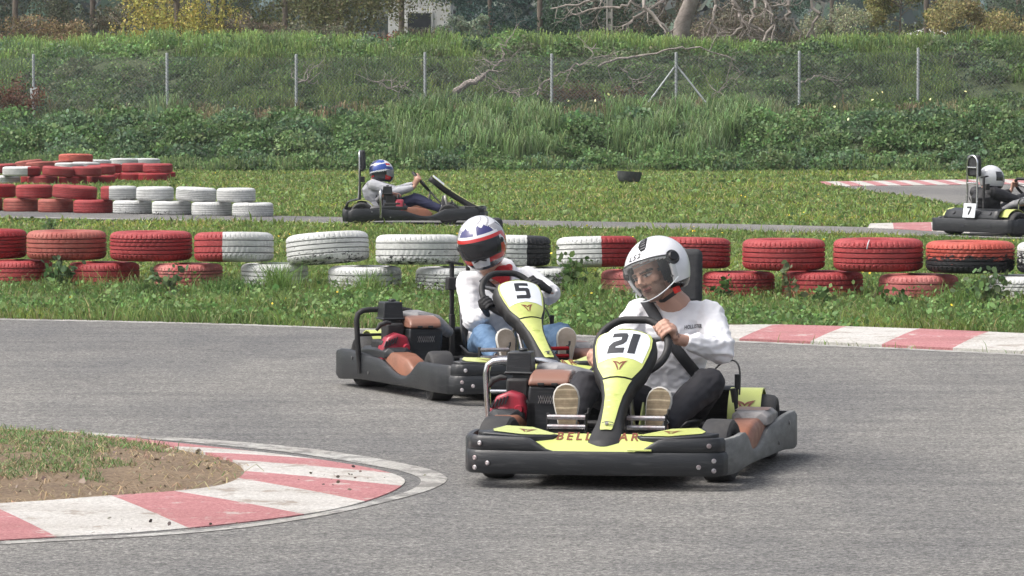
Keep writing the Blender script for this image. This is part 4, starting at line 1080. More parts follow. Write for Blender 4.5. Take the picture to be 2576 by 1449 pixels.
def col4(a, e):
    if 55 < abs(a) < 100 and -12 < e < 30: return DK_
    return (.70, .71, .74) if e > -42 else DK_
far_driver(k4, T4, 'driver in black jacket and white helmet in the kart at the right edge', BLKJ, TRK, col4, (.86, .5, -.05), VGRY, lambda a, e: abs(a) < 56 and -19 < e < 12, 'jacket')
# ================================================================== tyres
def tyre_mesh(name, pat, aspect):
    """unit tyre: outer radius 1, height aspect*2; three tread patterns with real grooves"""
    N = 240; h = aspect
    prof = [(.58, -h * .80, 0), (.60, -h * .93, 0), (.72, -h * 1.0, 0), (.84, -h * .98, 0), (.91, -h * .92, 0), (.955, -h * .84, 1), (.985, -h * .74, 1), (.998, -h * .60, 1)]
    tread = []
    for g in ((-.50, -.14), (-.06, .10) if pat != 1 else (-.08, .08), (.18, .5)): pass
    gr = {0: (-.46, -.16, .16, .46), 1: (-.42, .0, .42), 2: (-.5, -.22, .04, .30, .52)}[pat]; gw = .035
    last = -.58
    for g in gr:
        tread += [(1.0, h * (last + .01), 2), (1.003, h * (last + g - gw) / 2, 2), (1.0, h * (g - gw), 2), (.968, h * (g - gw * .7), 9), (.968, h * (g + gw * .7), 9)]; last = g + gw
    tread += [(1.0, h * (last + .01), 2), (1.0, h * .58, 2)]
    P = prof + tread + [(r, -z, k) for r, z, k in prof[::-1]] + [(.56, h * .6, 0), (.70, h * .5, 0), (.86, h * .3, 0), (.88, 0, 0), (.86, -h * .3, 0), (.70, -h * .5, 0), (.56, -h * .6, 0)]
    rings = []
    for (r, z, k) in P:
        row = []
        for j in range(N):
            rr = r
            if k == 1 and j % 5 == 0: rr -= .026
            if k == 2:
                ph = (j + z / h * (7 if pat != 2 else -9) * (1 if z > 0 or pat == 0 else -1)) % (6 if pat != 1 else 5)
                if ph < 1 and (pat != 0 or abs(z) > h * .3): rr -= .016
            a = 2 * math.pi * j / N; row.append(Vector((rr * math.cos(a), rr * math.sin(a), z)))
        rings.append(row)
    mb = MB(); mb.loft(rings, loop=True, cap=False); return mb.mesh(name, [None] if False else mat('tyre_base', (.03, .03, .03)), 40)
TM = [tyre_mesh('tyre', i, .37) for i in range(3)]
RUB = (.022, .023, .026)
def tyre_mat(name, a, a2, b_=None, split=0, wear=.68, wa=None, wb=None, low=0.0, dark=0):
    """paint a (left) / b_ (right of split), chipping to rubber; low: extra wear towards the bottom of the tread"""
    if name in MATS: return MATS[name]
    m, nt, b = new_mat(name); tc = nd(nt, 'ShaderNodeTexCoord'); oi = nd(nt, 'ShaderNodeObjectInfo')
    av = nd(nt, 'ShaderNodeVectorMath', operation='ADD'); cm = nd(nt, 'ShaderNodeCombineXYZ'); mu = nd(nt, 'ShaderNodeMath', operation='MULTIPLY'); mu.inputs[1].default_value = 37
    nt.links.new(oi.outputs['Random'], mu.inputs[0]); nt.links.new(mu.outputs[0], cm.inputs[0]); nt.links.new(mu.outputs[0], cm.inputs[2])
    nt.links.new(tc.outputs['Object'], av.inputs[0]); nt.links.new(cm.outputs[0], av.inputs[1]); co = av.outputs[0]
    n = ntex(nt, 1.6, 5, .65, co=co); base = ramp(nt, n.outputs[0], [(.3, a), (.7, a2)]).outputs[0]
    sx = nd(nt, 'ShaderNodeSeparateXYZ'); nt.links.new(tc.outputs['Object'], sx.inputs[0])
    nw = ntex(nt, 5.5, 8, .78, (1, 1, 2.2), co=co)
    if b_ is not None:
        nsp = ntex(nt, 9, 3, co=co); ad = nd(nt, 'ShaderNodeMath', operation='MULTIPLY_ADD'); ad.inputs[1].default_value = .06; nt.links.new(nsp.outputs[0], ad.inputs[0]); nt.links.new(sx.outputs[0], ad.inputs[2])
        gt = nd(nt, 'ShaderNodeMath', operation='GREATER_THAN'); gt.inputs[1].default_value = split + .03; nt.links.new(ad.outputs[0], gt.inputs[0]); base = mix(nt, gt.outputs[0], base, b_)
    sc = nd(nt, 'ShaderNodeMath', operation='MULTIPLY_ADD'); sc.inputs[1].default_value = -low; nt.links.new(sx.outputs[2], sc.inputs[0]); nt.links.new(nw.outputs[0], sc.inputs[2])
    wr = ramp(nt, sc.outputs[0], [(wear, 0), (min(1, wear + .03), 1)])
    c = mix(nt, wr.outputs[0], base, RUB)
    # rubber colour mixed in at the bottom of the grooves
    ln = nd(nt, 'ShaderNodeVectorMath', operation='LENGTH'); cx = nd(nt, 'ShaderNodeCombineXYZ'); nt.links.new(sx.outputs[0], cx.inputs[0]); nt.links.new(sx.outputs[1], cx.inputs[1]); nt.links.new(cx.outputs[0], ln.inputs[0])
    gd = ramp(nt, ln.outputs['Value'], [(.0, 0), (.5, 0)]); 
    lo = nd(nt, 'ShaderNodeMath', operation='LESS_THAN'); lo.inputs[1].default_value = .979; nt.links.new(ln.outputs['Value'], lo.inputs[0])
    az = nd(nt, 'ShaderNodeMath', operation='ABSOLUTE'); nt.links.new(sx.outputs[2], az.inputs[0]); l2 = nd(nt, 'ShaderNodeMath', operation='LESS_THAN'); l2.inputs[1].default_value = .21; nt.links.new(az.outputs[0], l2.inputs[0])
    mm = nd(nt, 'ShaderNodeMath', operation='MULTIPLY'); nt.links.new(lo.outputs[0], mm.inputs[0]); nt.links.new(l2.outputs[0], mm.inputs[1])
    g3 = nd(nt, 'ShaderNodeMath', operation='MULTIPLY'); g3.inputs[1].default_value = .55; nt.links.new(mm.outputs[0], g3.inputs[0])
    c = mix(nt, g3.outputs[0], c, RUB)
    # rain-washed dust
    nd2 = ntex(nt, 2.2, 6, .7, (1, 1, 3), co=co); dr = ramp(nt, nd2.outputs[0], [(.4, 1.0), (.75, .72)]); c = mix(nt, 1, c, dr.outputs[0], 'MULTIPLY')
    nt.links.new(c, b.inputs['Base Color']); b.inputs['Roughness'].default_value = .6; b.inputs['Specular IOR Level'].default_value = .35
    bump(nt, b, ntex(nt, 30, 4, .6, co=co).outputs[0], .25, .02); MATS[name] = m; return m
RD, RD2 = (.32, .036, .040), (.42, .078, .080); FD, FD2 = (.33, .075, .062), (.44, .15, .12); WT, WT2 = (.56, .57, .56), (.68, .69, .68)
OR_, OR2 = (.50, .10, .07), (.56, .16, .12)
TMAT = {
 'r': tyre_mat('paint_red', RD, RD2, wear=.675, low=.16), 'f': tyre_mat('paint_faded_red', FD, FD2, wear=.74, low=.1), 'o': tyre_mat('paint_orange_red', OR_, OR2, wear=.8),
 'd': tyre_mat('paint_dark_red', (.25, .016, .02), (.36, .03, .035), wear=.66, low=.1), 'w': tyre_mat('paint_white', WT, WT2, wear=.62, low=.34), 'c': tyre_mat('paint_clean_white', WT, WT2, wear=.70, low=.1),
 'x': tyre_mat('paint_white_flaking', WT, WT2, wear=.53, low=.26), 'k': tyre_mat('paint_mostly_gone', WT, WT2, wear=.47, low=.35), 'p': tyre_mat('paint_red_flaking', (.42, .09, .09), (.55, .22, .2), wear=.60, low=.15),
 'b': tyre_mat('paint_red_rim_black_tread', (.45, .07, .05), (.5, .12, .09), wear=.47, low=.9)}
def two(kind, split):
    if kind == 'rw': return tyre_mat('paint_red_white_%d' % round(split * 100), RD, RD2, WT, split, .68, low=.15)
    if kind == 'wr': return tyre_mat('paint_white_red_%d' % round(split * 100), WT, WT2, RD, split, .70, low=.1)
    return tyre_mat('paint_white_black_%d' % round(split * 100), WT, WT2, RUB, split, .60, low=.12)
def tyre(px0, px1, ytop, ybot, D, z, m, label, cat='tyre', group=None, tilt=(0, 0), pat=None, hh=None, rot=None):
    s = F / D; r = (px1 - px0) / s / 2; x = ((px0 + px1) / 2 - 1288) / s
    o = bpy.data.objects.new('tyre', TM[pat if pat is not None else random.randrange(3)]); col.objects.link(o)
    h = hh if hh else r * .74; o.scale = (r, r, h / .74); o.location = (x, D, z + h / 2)
    o.rotation_euler = (R(tilt[0]), R(tilt[1]), 0 if rot is None else rot)
    o.data = o.data; 
    o.material_slots[0].link = 'OBJECT'; o.material_slots[0].material = m
    return tag(o, label, cat, group)
NEARG = 'painted tyres of the near two-row barrier'
def gy(x): return 727 + (x - 170) * (35 / 2040)          # where the foot of the near barrier meets the ground in the view
def nearD(x): return 16000 / (gy(x) - 245) + .32
UPR = [(-115, 67, 'd', 'dark red tyre cut by the left frame edge, upper row of near barrier', 0, 2), (67, 267, 'f', 'faded pinkish red tyre on a leafy weed, upper row of near barrier', 0, 0),
 (276, 483, 'r', 'whole bright red tyre, third from left in upper row of near barrier', 0, 2), (488, 688, ('rw', -.22), 'tyre with red left third and white right part, upper row of near barrier', (-3, 0), 1),
 (720, 928, 'w', 'white tyre tilted up to the right, upper row of near barrier', (-5, -4), 0), (945, 1156, 'w', 'white tyre with flaking lower edge left of the number 5 driver, upper row', (-2, 0), 1),
 (1178, 1385, ('wk', .42), 'white and black tyre right behind the number 5 driver, upper row', (-1, 1), 0), (1400, 1603, ('wr', .10), 'tyre with white left half and red right half, upper row of near barrier', (-3, -1), 0),
 (1632, 1838, 'r', 'red tyre partly behind the white open-face helmet, upper row', (-3, 1), 2), (1868, 2076, 'r', 'red tyre with tall grass stalk in front, upper row right of the driver', (0, 0), 0),
 (2097, 2323, 'r', 'largest bright red tyre with a thin white stripe, upper row of near barrier', 0, 0), (2330, 2553, 'b', 'black tyre with red upper rim near the right edge, upper row', 0, 2),
 (2560, 2780, 'k', 'white tyre with dark treads cut by the right frame edge, upper row', 0, 1)]
for i, (a, b_, k, lab, tl, pt_) in enumerate(UPR):
    m = TMAT[k] if isinstance(k, str) else two(*k); tl = tl if isinstance(tl, tuple) else (0, 0); D = nearD((a + b_) / 2)
    t = tyre(a, b_, 0, 0, D + (.0 if i % 2 else .04), .235, m, lab, group=NEARG, tilt=tl, pat=pt_, hh=.245 if i != 10 else .255)
    if i == 10:
        mb = MB(); mb.tube([(-.34, -.945, .16), (-.33, -.955, .22), (-.31, -.95, .30), (-.28, -.90, .37)], [.008, .012, .012, .008], 6, flat=.3); mb.build('paint_stripe', WHT, t)
LOR = [(-30, 132, 'r', 'red tyre at the left frame edge, lower row of near barrier'), (170, 350, 'r', 'red tyre beside the leafy weed, lower row of near barrier'),
 (385, 560, 'p', 'worn red tyre sunk in grass below the red and white tyre, lower row'), (605, 775, 'w', 'white tyre sunk in grass left of the flaking one, lower row'), (825, 1010, 'x', 'white tyre with flaking black treads, lower row of near barrier'),
 (1045, 1220, 'x', 'white tyre just left of the number 5 driver, lower row'), (1268, 1450, 'k', 'mostly black tyre below the white and black one, lower row'), (1512, 1690, 'p', 'worn pinkish tyre left of the white open-face helmet, lower row'),
 (1768, 1950, 'r', 'red tyre right of the nearest driver, lower row of near barrier'), (1968, 2172, 'r', 'red tyre below the gap beside the largest red tyre, lower row'), (2212, 2412, 'p', 'worn red tyre below the black and red one, lower row'),
 (2480, 2680, 'w', 'white tyre in tall weeds near the right edge, lower row')]
for i, (a, b_, k, lab) in enumerate(LOR):
    tyre(a, b_, 0, 0, nearD((a + b_) / 2) + (.05 if i % 2 else -.02), -.02 if i % 3 else -.01, TMAT[k], lab, group=NEARG, pat=i % 3, hh=.235)

# far low wall of tyres
def fx(x): return x * .276
def fy(y): return 375.7 + .276 * y
FARG = 'painted tyres of the far low wall'
FL = [(-330, 22, 'd', 'dark red tyre cut by the left edge, lower row of far wall'), (30, 345, 'f', 'red tyre second from left in lower row of far wall'), (345, 668, 'f', 'red tyre third from left in lower row of far wall'),
 (668, 1028, 'r', 'last red tyre before the white ones, lower row of far wall'), (1029, 1385, 'w', 'dirty white tyre, leftmost white one in lower row of far wall'), (1385, 1745, 'w', 'streaked white tyre, second white one in lower row of far wall'),
 (1745, 2114, 'c', 'white tyre, second from the right end in lower row of far wall'), (2116, 2492, 'c', 'white tyre with blocky tread at the right end of far wall')]
FU = [(-210, 145, 'd', 'dark red tyre cut by the left edge, upper row of far wall'), (145, 480, 'r', 'red tyre second from left in upper row of far wall'), (480, 886, 'r', 'larger red tyre tilted down to the right, upper row of far wall'),
 (918, 1250, ('rw', -.46), 'white tyre with red left quarter, upper row of far wall'), (1243, 1585, 'c', 'plain white tyre just right of the red and white one, far wall'), (1603, 1972, 'c', 'slightly tilted white tyre, second from right in upper row of far wall'), (1975, 2330, 'c', 'white tyre at the right end of upper row, far wall')]
for i, (a, b_, k, lab) in enumerate(FL):
    a, b_ = fx(a), fx(b_); c = (a + b_) / 2; yb = fy(570 + c / .276 * .022); D = 16000 / (yb - 245) + .2
    tyre(a, b_, 0, 0, D, .0, TMAT[k], lab, group=FARG, pat=2 if i == 7 else i % 2, hh=.196)
for i, (a, b_, k, lab) in enumerate(FU):
    a, b_ = fx(a), fx(b_); c = (a + b_) / 2; yb = fy(570 + c / .276 * .022); D = 16000 / (yb - 245) + .2
    m = TMAT[k] if isinstance(k, str) else two(*k)
    tyre(a, b_, 0, 0, D + .03, .196, m, lab, group=FARG, pat=i % 3 if i != 4 else 1, hh=.19, tilt=(0, {2: 4, 5: 3}.get(i, 0)))
# pile of tyres further back: (x0, x1, ytop, ybot in the enlarged view, kind, layer, depth, tilt, label)
PG = 'painted tyres of the far pile'
PILE = [
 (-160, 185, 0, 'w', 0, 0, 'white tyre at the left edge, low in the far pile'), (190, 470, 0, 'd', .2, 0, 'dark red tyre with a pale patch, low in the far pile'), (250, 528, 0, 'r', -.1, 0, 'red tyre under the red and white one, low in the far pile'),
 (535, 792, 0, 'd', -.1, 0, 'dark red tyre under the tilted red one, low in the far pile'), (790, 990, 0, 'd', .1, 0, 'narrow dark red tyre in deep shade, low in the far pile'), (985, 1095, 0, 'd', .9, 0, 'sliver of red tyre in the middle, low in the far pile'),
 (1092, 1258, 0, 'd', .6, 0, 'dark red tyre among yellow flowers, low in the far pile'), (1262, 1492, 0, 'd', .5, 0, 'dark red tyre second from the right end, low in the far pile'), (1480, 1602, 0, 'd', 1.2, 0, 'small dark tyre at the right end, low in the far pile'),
 (25, 372, 1, ('wr', .42), -.1, 0, 'white tyre with red right third, middle layer of far pile'), (388, 682, 1, 'r', -.15, 4, 'red tyre tilted down to the right, middle layer of far pile'), (650, 928, 1, 'r', -.1, 1, 'red tyre with a black smudge, middle layer of far pile'),
 (790, 988, 1, 'r', .5, 0, 'red tyre peeping out behind the smudged one, far pile'), (858, 1112, 1, 'd', 1.1, 1, 'red tyre below the white rings, middle layer of far pile'), (1110, 1357, 1, 'r', .9, 0, 'red tyre with dark patch, second from right in far pile'), (1303, 1575, 1, 'r', .7, 0, 'red tyre at the right end of the far pile'),
 (-190, 150, 1, 'r', .9, -3, 'red tyre cut by the left edge, middle layer of far pile'), (137, 392, 1, 'f', 1.6, -7, 'faded red tyre leaning left at the top left, far pile'), (235, 420, 1, 'f', 1.0, -3, 'faded red tyre behind the red and white one, far pile'), (390, 580, 1, 'f', 1.3, -6, 'faded red tyre under the topmost ring, far pile'),
 (500, 765, 1, 'c', .5, 0, 'white tyre seen as a ring left of centre, far pile'), (650, 872, 1, 'c', .8, 1, 'white tyre overlapping the left white ring, far pile'), (760, 1015, 1, 'c', 1.9, 0, 'white tyre ring behind the red ones, centre of far pile'), (1000, 1226, 1, 'c', 2.1, 0, 'white tyre ring at the back right, far pile'), (1200, 1345, 1, 'c', 2.3, 0, 'narrow white tyre at the far right back of the pile'),
 (537, 848, 2, 'o', 1.4, 0, 'orange-red tyre, topmost of the far pile')]
BD = 16000 / (fy(322) - 245)
for i, (a, b_, lay, k, dd, tl, lab) in enumerate(PILE):
    D = BD + .3 + dd * 2.6 + (1.2 if a > 950 else 0); m = TMAT[k] if isinstance(k, str) else two(*k)
    lift = 0
    hh = .178 if (b_ - a) > 150 else .17
    z = -.015 + lay * .172 + (.04 if k in ('c', 'f') and lay == 1 and dd > .4 else 0)
    w = b_ - a
    if w < 245 and lay == 0: c = (a + b_) / 2; a, b_ = (b_ - 262, b_) if a > 1400 else (a, a + 262)
    if lay == 1 and w < 235: a, b_ = (a, a + 262)
    tyre(fx(a), fx(b_), 0, 0, D, z, m, lab, group=PG, tilt=(-3 if k in ('c', 'f', 'o') and lay else 0, tl), hh=hh)
# loose black tub in the grass
mb = MB(); p = G(1582, 464); mb.lathe((0, 0, 0), (0, 0, 1), [(.001, .0), (.17, 0), (.20, .05), (.215, .16), (.218, .175), (.20, .175), (.195, .16), (.18, .05), (.001, .03)], 32)
o = mb.build('rubber_tub', mat('old_black_rubber', (.03, .034, .036), .8, var=(.08, .085, .085), vs=8)); o.location = p + Vector((0, 0, .05)); o.scale = (1.05,) * 3; o.rotation_euler = (R(-3), R(4), 0); tag(o, 'black rubber tub lying alone on the mown grass', 'tub')
# ================================================================== vegetation
COOL = np.array([1.03, 1.08, 1.28])
LEAF = attr_mat('leaf_green', .6, trans=.32, spec=.3)
def jitter(base, n, dv=.25, dh=.08):
    c = np.tile(np.array(base, dtype=float), (n, 1)); v = 1 + rng.normal(0, dv, (n, 1)); c = c * np.clip(v, .45, 1.8)
    if base[1] > base[0] * 1.12: c = c * COOL
    c *= 1 + rng.normal(0, dh, (n, 3)); return np.clip(c, .004, .9)
def nfield(P, s, seed=0.0):
    return np.array([noise.noise(Vector((p[0] * s + seed, p[1] * s, (p[2] if len(p) > 2 else 0) * s + seed))) for p in P])
def blades(name, P, H, W, C, lean=.5, droop=.3, dirv=None, kind='stuff', label=None, cat=None):
    """grass blades: base points, heights, widths, colours"""
    n = len(P); a = rng.uniform(0, 2 * math.pi, n); d = np.stack([np.cos(a), np.sin(a), np.zeros(n)], 1)
    if dirv is not None: d = d * .6 + np.array(dirv) * .8
    f = rng.uniform(0, math.pi, n); s = np.stack([np.cos(f), np.sin(f) * .6, np.zeros(n)], 1) * W[:, None] * .5
    L = rng.uniform(.2, 1, n)[:, None] * lean; Hc = H[:, None]; up = np.array([0, 0, 1.0])
    m = P + up * Hc * .55 + d * Hc * L * .35; t = P + up * Hc * (1 - droop * L) + d * Hc * L * 1.0
    V = np.stack([P - s, P + s, m + s * .8, m - s * .8, t + s * .12, t - s * .12], 1).reshape(-1, 3)
    b = np.arange(n)[:, None] * 6; Fc = np.concatenate([b + np.array([0, 1, 2, 3]), b + np.array([3, 2, 4, 5])], 0)
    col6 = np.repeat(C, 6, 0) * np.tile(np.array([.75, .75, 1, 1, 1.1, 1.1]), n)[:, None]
    o = link(name, np_mesh(name, V, Fc, LEAF, col6)); return tag(o, label, cat, kind=kind)
def leaf_quads(P, S, nrm_up=.5, flat=.0):
    n = len(P); N = rng.normal(0, 1, (n, 3)); N[:, 2] = N[:, 2] * .7 + nrm_up; N[:, 1] -= .25; N /= np.linalg.norm(N, axis=1)[:, None]
    T = np.cross(N, rng.normal(0, 1, (n, 3))); T /= np.linalg.norm(T, axis=1)[:, None] + 1e-9; B = np.cross(N, T); S = S[:, None]
    V = np.stack([P - T * S * .5, P - T * S * .12 + B * S * .36, P + T * S * .30 + B * S * .30 + N * S * .08, P + T * S * .55, P + T * S * .30 - B * S * .30 + N * S * .08, P - T * S * .12 - B * S * .36], 1).reshape(-1, 3)
    b = np.arange(n)[:, None] * 6; return V, b + np.arange(6)
def leaves(name, P, S, C, parent=None, up=.5):
    V, Fc = leaf_quads(P, S, up); return link(name, np_mesh(name, V, Fc, LEAF, np.repeat(C, 6, 0)), parent)
def scatter(y0, y1, n, margin=1.12, pw=1.0):
    """ground points inside the camera's wedge (and a little beyond it)"""
    D = y0 * (y1 / y0) ** (rng.uniform(0, 1, n) ** pw); X = rng.uniform(-1, 1, n) * D * .1288 * margin
    return np.stack([X, D, np.zeros(n)], 1)
tr1p = [(p.x, p.y) for p in tr1]; tr2p = [(p.x, p.y) for p in tr2]; kpoly = [G(*p) for p in KB] + [G(*p) for p in reversed(KT)]; kp = [(p.x, p.y) for p in kpoly]
K2a = [(G(*p).x, G(*p).y) for p in [(2085, 471), (2250, 469), (2576, 465), (3050, 458), (3050, 449), (2576, 455), (2250, 459), (2060, 462)]]
K2b = [(G(*p).x, G(*p).y) for p in [(2183, 576), (2260, 579), (2360, 585), (2440, 589), (2440, 568), (2350, 568.5), (2270, 570), (2190, 572)]]
def on_grass(P):
    k = ~(in_poly(P, tr1p) | in_poly(P, tr2p) | in_poly(P, kp) | in_poly(P, K2a) | in_poly(P, K2b)); return P[k]
def on_margin(P):
    Q = P.copy(); Q[:, 1] -= .22; return ~(in_poly(Q, tr1p) | in_poly(Q, kp))
def setz(P, dz=-.01):
    P[:, 2] = [height(x, y) + dz for x, y in P[:, :2]]; return P
GRN, GRN2, GRY2, STR, BRT = (.13, .19, .045), (.19, .255, .06), (.10, .15, .06), (.33, .30, .15), (.15, .24, .035)
def grass_cols(P, n):
    a = nfield(P, 1.1); b = nfield(P, .35, 7.); C = np.where((a > .05)[:, None], jitter(GRN2, n), jitter(GRN, n)); C = np.where((b > .25)[:, None], C * np.array([1.25, 1.12, .9]), C)
    k = rng.uniform(0, 1, n) < .10 + .10 * (b > .1); C[k] = jitter(STR, k.sum()); return C
# verge between the track and the near barrier
P = setz(on_grass(scatter(24.3, 34.5, 150000))); Q = P.copy(); Q[:, 1] -= .06; P = P[~(in_poly(Q, tr1p) | in_poly(Q, kp))]
cl = nfield(P, .9, 3.); dirt = nfield(P, .8, 11.); P = P[~((dirt > .28) & (rng.uniform(0, 1, len(P)) < .75))]; cl = nfield(P, .9, 3.); n = len(P)
barr = np.exp(-((P[:, 1] - np.array([nearD(1288 + x * F / 32.5) for x in P[:, 0]]) + .2) / .45) ** 2)
H = rng.gamma(5, .0125, n) * (1 + .8 * np.clip(cl, -.6, 1)) + barr * rng.uniform(0, .13, n) ** 1
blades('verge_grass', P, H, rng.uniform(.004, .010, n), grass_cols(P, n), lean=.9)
# broad-leaved ground plants of the verge
P = setz(on_grass(scatter(24.6, 33.5, 90000)), 0); P = P[on_margin(P)]; cl = nfield(P, 1.3, 5.); P = P[(cl > .08) | (rng.uniform(0, 1, len(P)) < .18)]; n = len(P); P[:, 2] += rng.gamma(2, .022, n)
o = leaves('verge_weeds', P, rng.gamma(5, .0050, n), jitter((.15, .24, .065), n, .3), up=.6); tag(o, kind='stuff')
# grass of the field behind
P = setz(on_grass(scatter(34, 47.6, 120000)), 0); n = len(P); lip = np.exp(-((P[:, 1] - 46.3) / .8) ** 2) * (P[:, 0] > -6)
H = rng.gamma(5, .0095, n) + lip * .025
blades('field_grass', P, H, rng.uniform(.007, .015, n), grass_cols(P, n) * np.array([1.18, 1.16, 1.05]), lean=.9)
P = setz(on_grass(scatter(47, 87, 190000)), 0); n = len(P); cl = nfield(P, .25, 2.)
foot = np.array([foot_D(x) for x in P[:, 0]])
H = rng.gamma(5, .010, n) * (1 + .5 * cl) + .09 * np.exp(-((P[:, 1] - foot) / 1.0) ** 2) * rng.uniform(0, 1, n)
far_sh = np.array([1.26, 1.22, 1.1])
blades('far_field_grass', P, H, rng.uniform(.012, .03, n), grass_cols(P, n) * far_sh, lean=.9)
P = setz(on_grass(scatter(34, 86, 60000)), .02); n = len(P); o = leaves('field_weeds', P, rng.gamma(5, .010, n) * (P[:, 1] / 50) ** .5, jitter((.17, .235, .07), n, .3), up=.8); tag(o, kind='stuff')
# small yellow flowers
P = setz(on_grass(scatter(34, 84, 800)), .08); k = (nfield(P, .3, 21.) > .05); P = P[k]; n = len(P)
Q = setz(on_grass(scatter(25, 34, 26)), .11); P = np.concatenate([P, Q]); n = len(P); FLW = attr_mat('petal_yellow', .6)
V, Fc = leaf_quads(P, rng.uniform(.016, .03, n), 1.5); o = link('wild_flowers', np_mesh('wild_flowers', V, Fc, FLW, np.repeat(jitter((.75, .55, .03), n, .1), 6, 0))); tag(o, kind='stuff')
# island grass and straw
ip = [(p.x, p.y) for p in island]
def isl_pts(n):
    P = scatter(14.5, 19.5, n, 1.05); P = P[in_poly(P, ip)]
    q = np.array([min(1, min((Vector((x, y, 0)) - c).length for c in island[::2]) / .8) for x, y in P[:, :2]]); P[:, 2] = .014 + .05 * q; return P, q
P, q = isl_pts(110000); w = nfield(P, 1.0, 4.) * .5 + nfield(P, 4., 4.) * .35
left = np.clip((-.95 - P[:, 0] / 1.0) * .9, -1, 1.4); back = np.clip((P[:, 1] - 15.9) * .55, -1, 1.2)
k = (w + left * .45 + back * .42 - .60 > 0) | (rng.uniform(0, 1, len(P)) < .006); P = P[k]; n = len(P)
C = jitter((.16, .25, .075), n, .3); kk = rng.uniform(0, 1, n) < .30; C[kk] = jitter((.36, .30, .18), kk.sum())
blades('island_grass', P, rng.gamma(4, .0060, n), rng.uniform(.003, .006, n), C, lean=1.9, droop=.5)
P, q = isl_pts(9000); n = len(P)
blades('island_straw', P, rng.gamma(3, .0075, n), rng.uniform(.003, .006, n), jitter((.46, .36, .22), n, .3), lean=4.0, droop=.8)
P, q = isl_pts(1600); n = len(P); P[:, 2] += .003; V, Fc = leaf_quads(P, rng.gamma(3, .006, n), 1.2); o = link('island_gravel', np_mesh('island_gravel', V, Fc, attr_mat('gravel', .9), np.repeat(jitter((.30, .25, .19), n, .35), 6, 0))); tag(o, kind='stuff')

# ---- the bank: lumps of leafy weeds and tufts of long grass
def bank_pt(x, u):
    """u from 0 at the foot to 1 at the top terrace behind the fence"""
    y = foot_D(x) - .4 + u * 18; return y
def lumps(n, umin, umax, rmin, rmax):
    L = []
    for _ in range(n):
        x = random.uniform(-14.5, 14.5); u = random.uniform(umin, umax); y = bank_pt(x, u); L.append((x, y, height(x, y), random.uniform(rmin, rmax)))
    return L
def lump_leaves(L, per, size, cols, zf=.8):
    P = []; C = []
    for (x, y, z, r) in L:
        n = int(per * r * r); v = rng.normal(0, 1, (n, 3)); v /= np.linalg.norm(v, axis=1)[:, None]; v[:, 2] = np.abs(v[:, 2]); v[:, 1] = np.where(rng.uniform(0, 1, n) < .7, -np.abs(v[:, 1]), v[:, 1])
        rr = r * (rng.uniform(.55, 1.05, n))[:, None]; q = v * rr * np.array([1.1, .8, zf]) + np.array([x, y, z - .05 + .35 * r * math.sin(x * 5 + y)])
        q += rng.normal(0, .03, q.shape); P.append(q); c = np.array(cols[random.randrange(len(cols))]) * random.uniform(.68, 1.12); C.append(jitter(c, n, .22))
    return np.concatenate(P), np.concatenate(C)
MAL = [(.14, .225, .075), (.16, .25, .08), (.18, .28, .09), (.13, .20, .09), (.20, .28, .10), (.16, .24, .11)]
L = lumps(1100, .0, .16, .22, .52) + lumps(420, .15, .36, .16, .34); P, C = lump_leaves(L, 1750, .07, MAL); n = len(P)
o = leaves('bank_weeds', P, rng.gamma(6, .0098, n), C, up=.5); tag(o, kind='stuff')
L = lumps(2700, .34, 1.06, .18, .46) + lumps(60, 1.0, 1.2, .3, .55); P, C = lump_leaves(L, 1250, .08, [(.16, .25, .08), (.20, .30, .09), (.15, .22, .10), (.22, .33, .10), (.19, .22, .10)]); n = len(P); C *= np.clip(.72 + .55 * (P[:, 1:2] - 99) / 5, .62, 1.1)  # leaf colours darkened low on the slope: shade behind the fence, painted in
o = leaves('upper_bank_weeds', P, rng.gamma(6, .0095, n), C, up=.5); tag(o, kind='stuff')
def tufts(name, n, umin, umax, hmin, hmax, cols, per=60, xr=14.5, mask=None, wd=(.004, .010)):
    P = []; H = []; C = []
    for _ in range(n):
        x = random.uniform(-xr, xr); u = random.uniform(umin, umax); y = bank_pt(x, u)
        if mask and not mask(x, u): continue
        z = height(x, y); k = per; q = np.array([x, y, z + random.uniform(0, .25)]) + rng.normal(0, 1, (k, 3)) * np.array([.16, .12, .05]); P.append(q); H.append(rng.uniform(hmin, hmax, k)); C.append(jitter(cols[random.randrange(len(cols))], k, .22) * (1 if name == 'terrace_grass' or y < 92 else min(1.05, max(.62, .62 + .5 * (y - 98.5) / 5))))  # blades behind the fence get the same shade painted into their colour
    P = np.concatenate(P); H = np.concatenate(H); C = np.concatenate(C); n = len(P)
    # three-segment arching blades
    a = rng.uniform(0, 2 * math.pi, n); d = np.stack([np.cos(a), np.sin(a) * .8 - .35, np.zeros(n)], 1); s = np.stack([np.sin(a), -np.cos(a) * .4, np.zeros(n)], 1) * rng.uniform(wd[0], wd[1], n)[:, None]; s[:, 0] += .003
    Hc = H[:, None]; up = np.array([0, 0, 1.0]); st = rng.uniform(.3, .8, n)[:, None]
    p1_ = P + up * Hc * .5 + d * Hc * .10 * st; p2_ = P + up * Hc * .78 + d * Hc * .35 * st; p3_ = P + up * Hc * (.9 - .45 * st) + d * Hc * .75 * st
    V = np.stack([P - s, P + s, p1_ + s, p1_ - s, p2_ + s * .8, p2_ - s * .8, p3_ + s * .1, p3_ - s * .1], 1).reshape(-1, 3)
    b = np.arange(n)[:, None] * 8; Fc = np.concatenate([b + np.array([0, 1, 2, 3]), b + np.array([3, 2, 4, 5]), b + np.array([5, 4, 6, 7])], 0)
    o = link(name, np_mesh(name, V, Fc, LEAF, np.repeat(C, 8, 0))); tag(o, kind='stuff'); return o
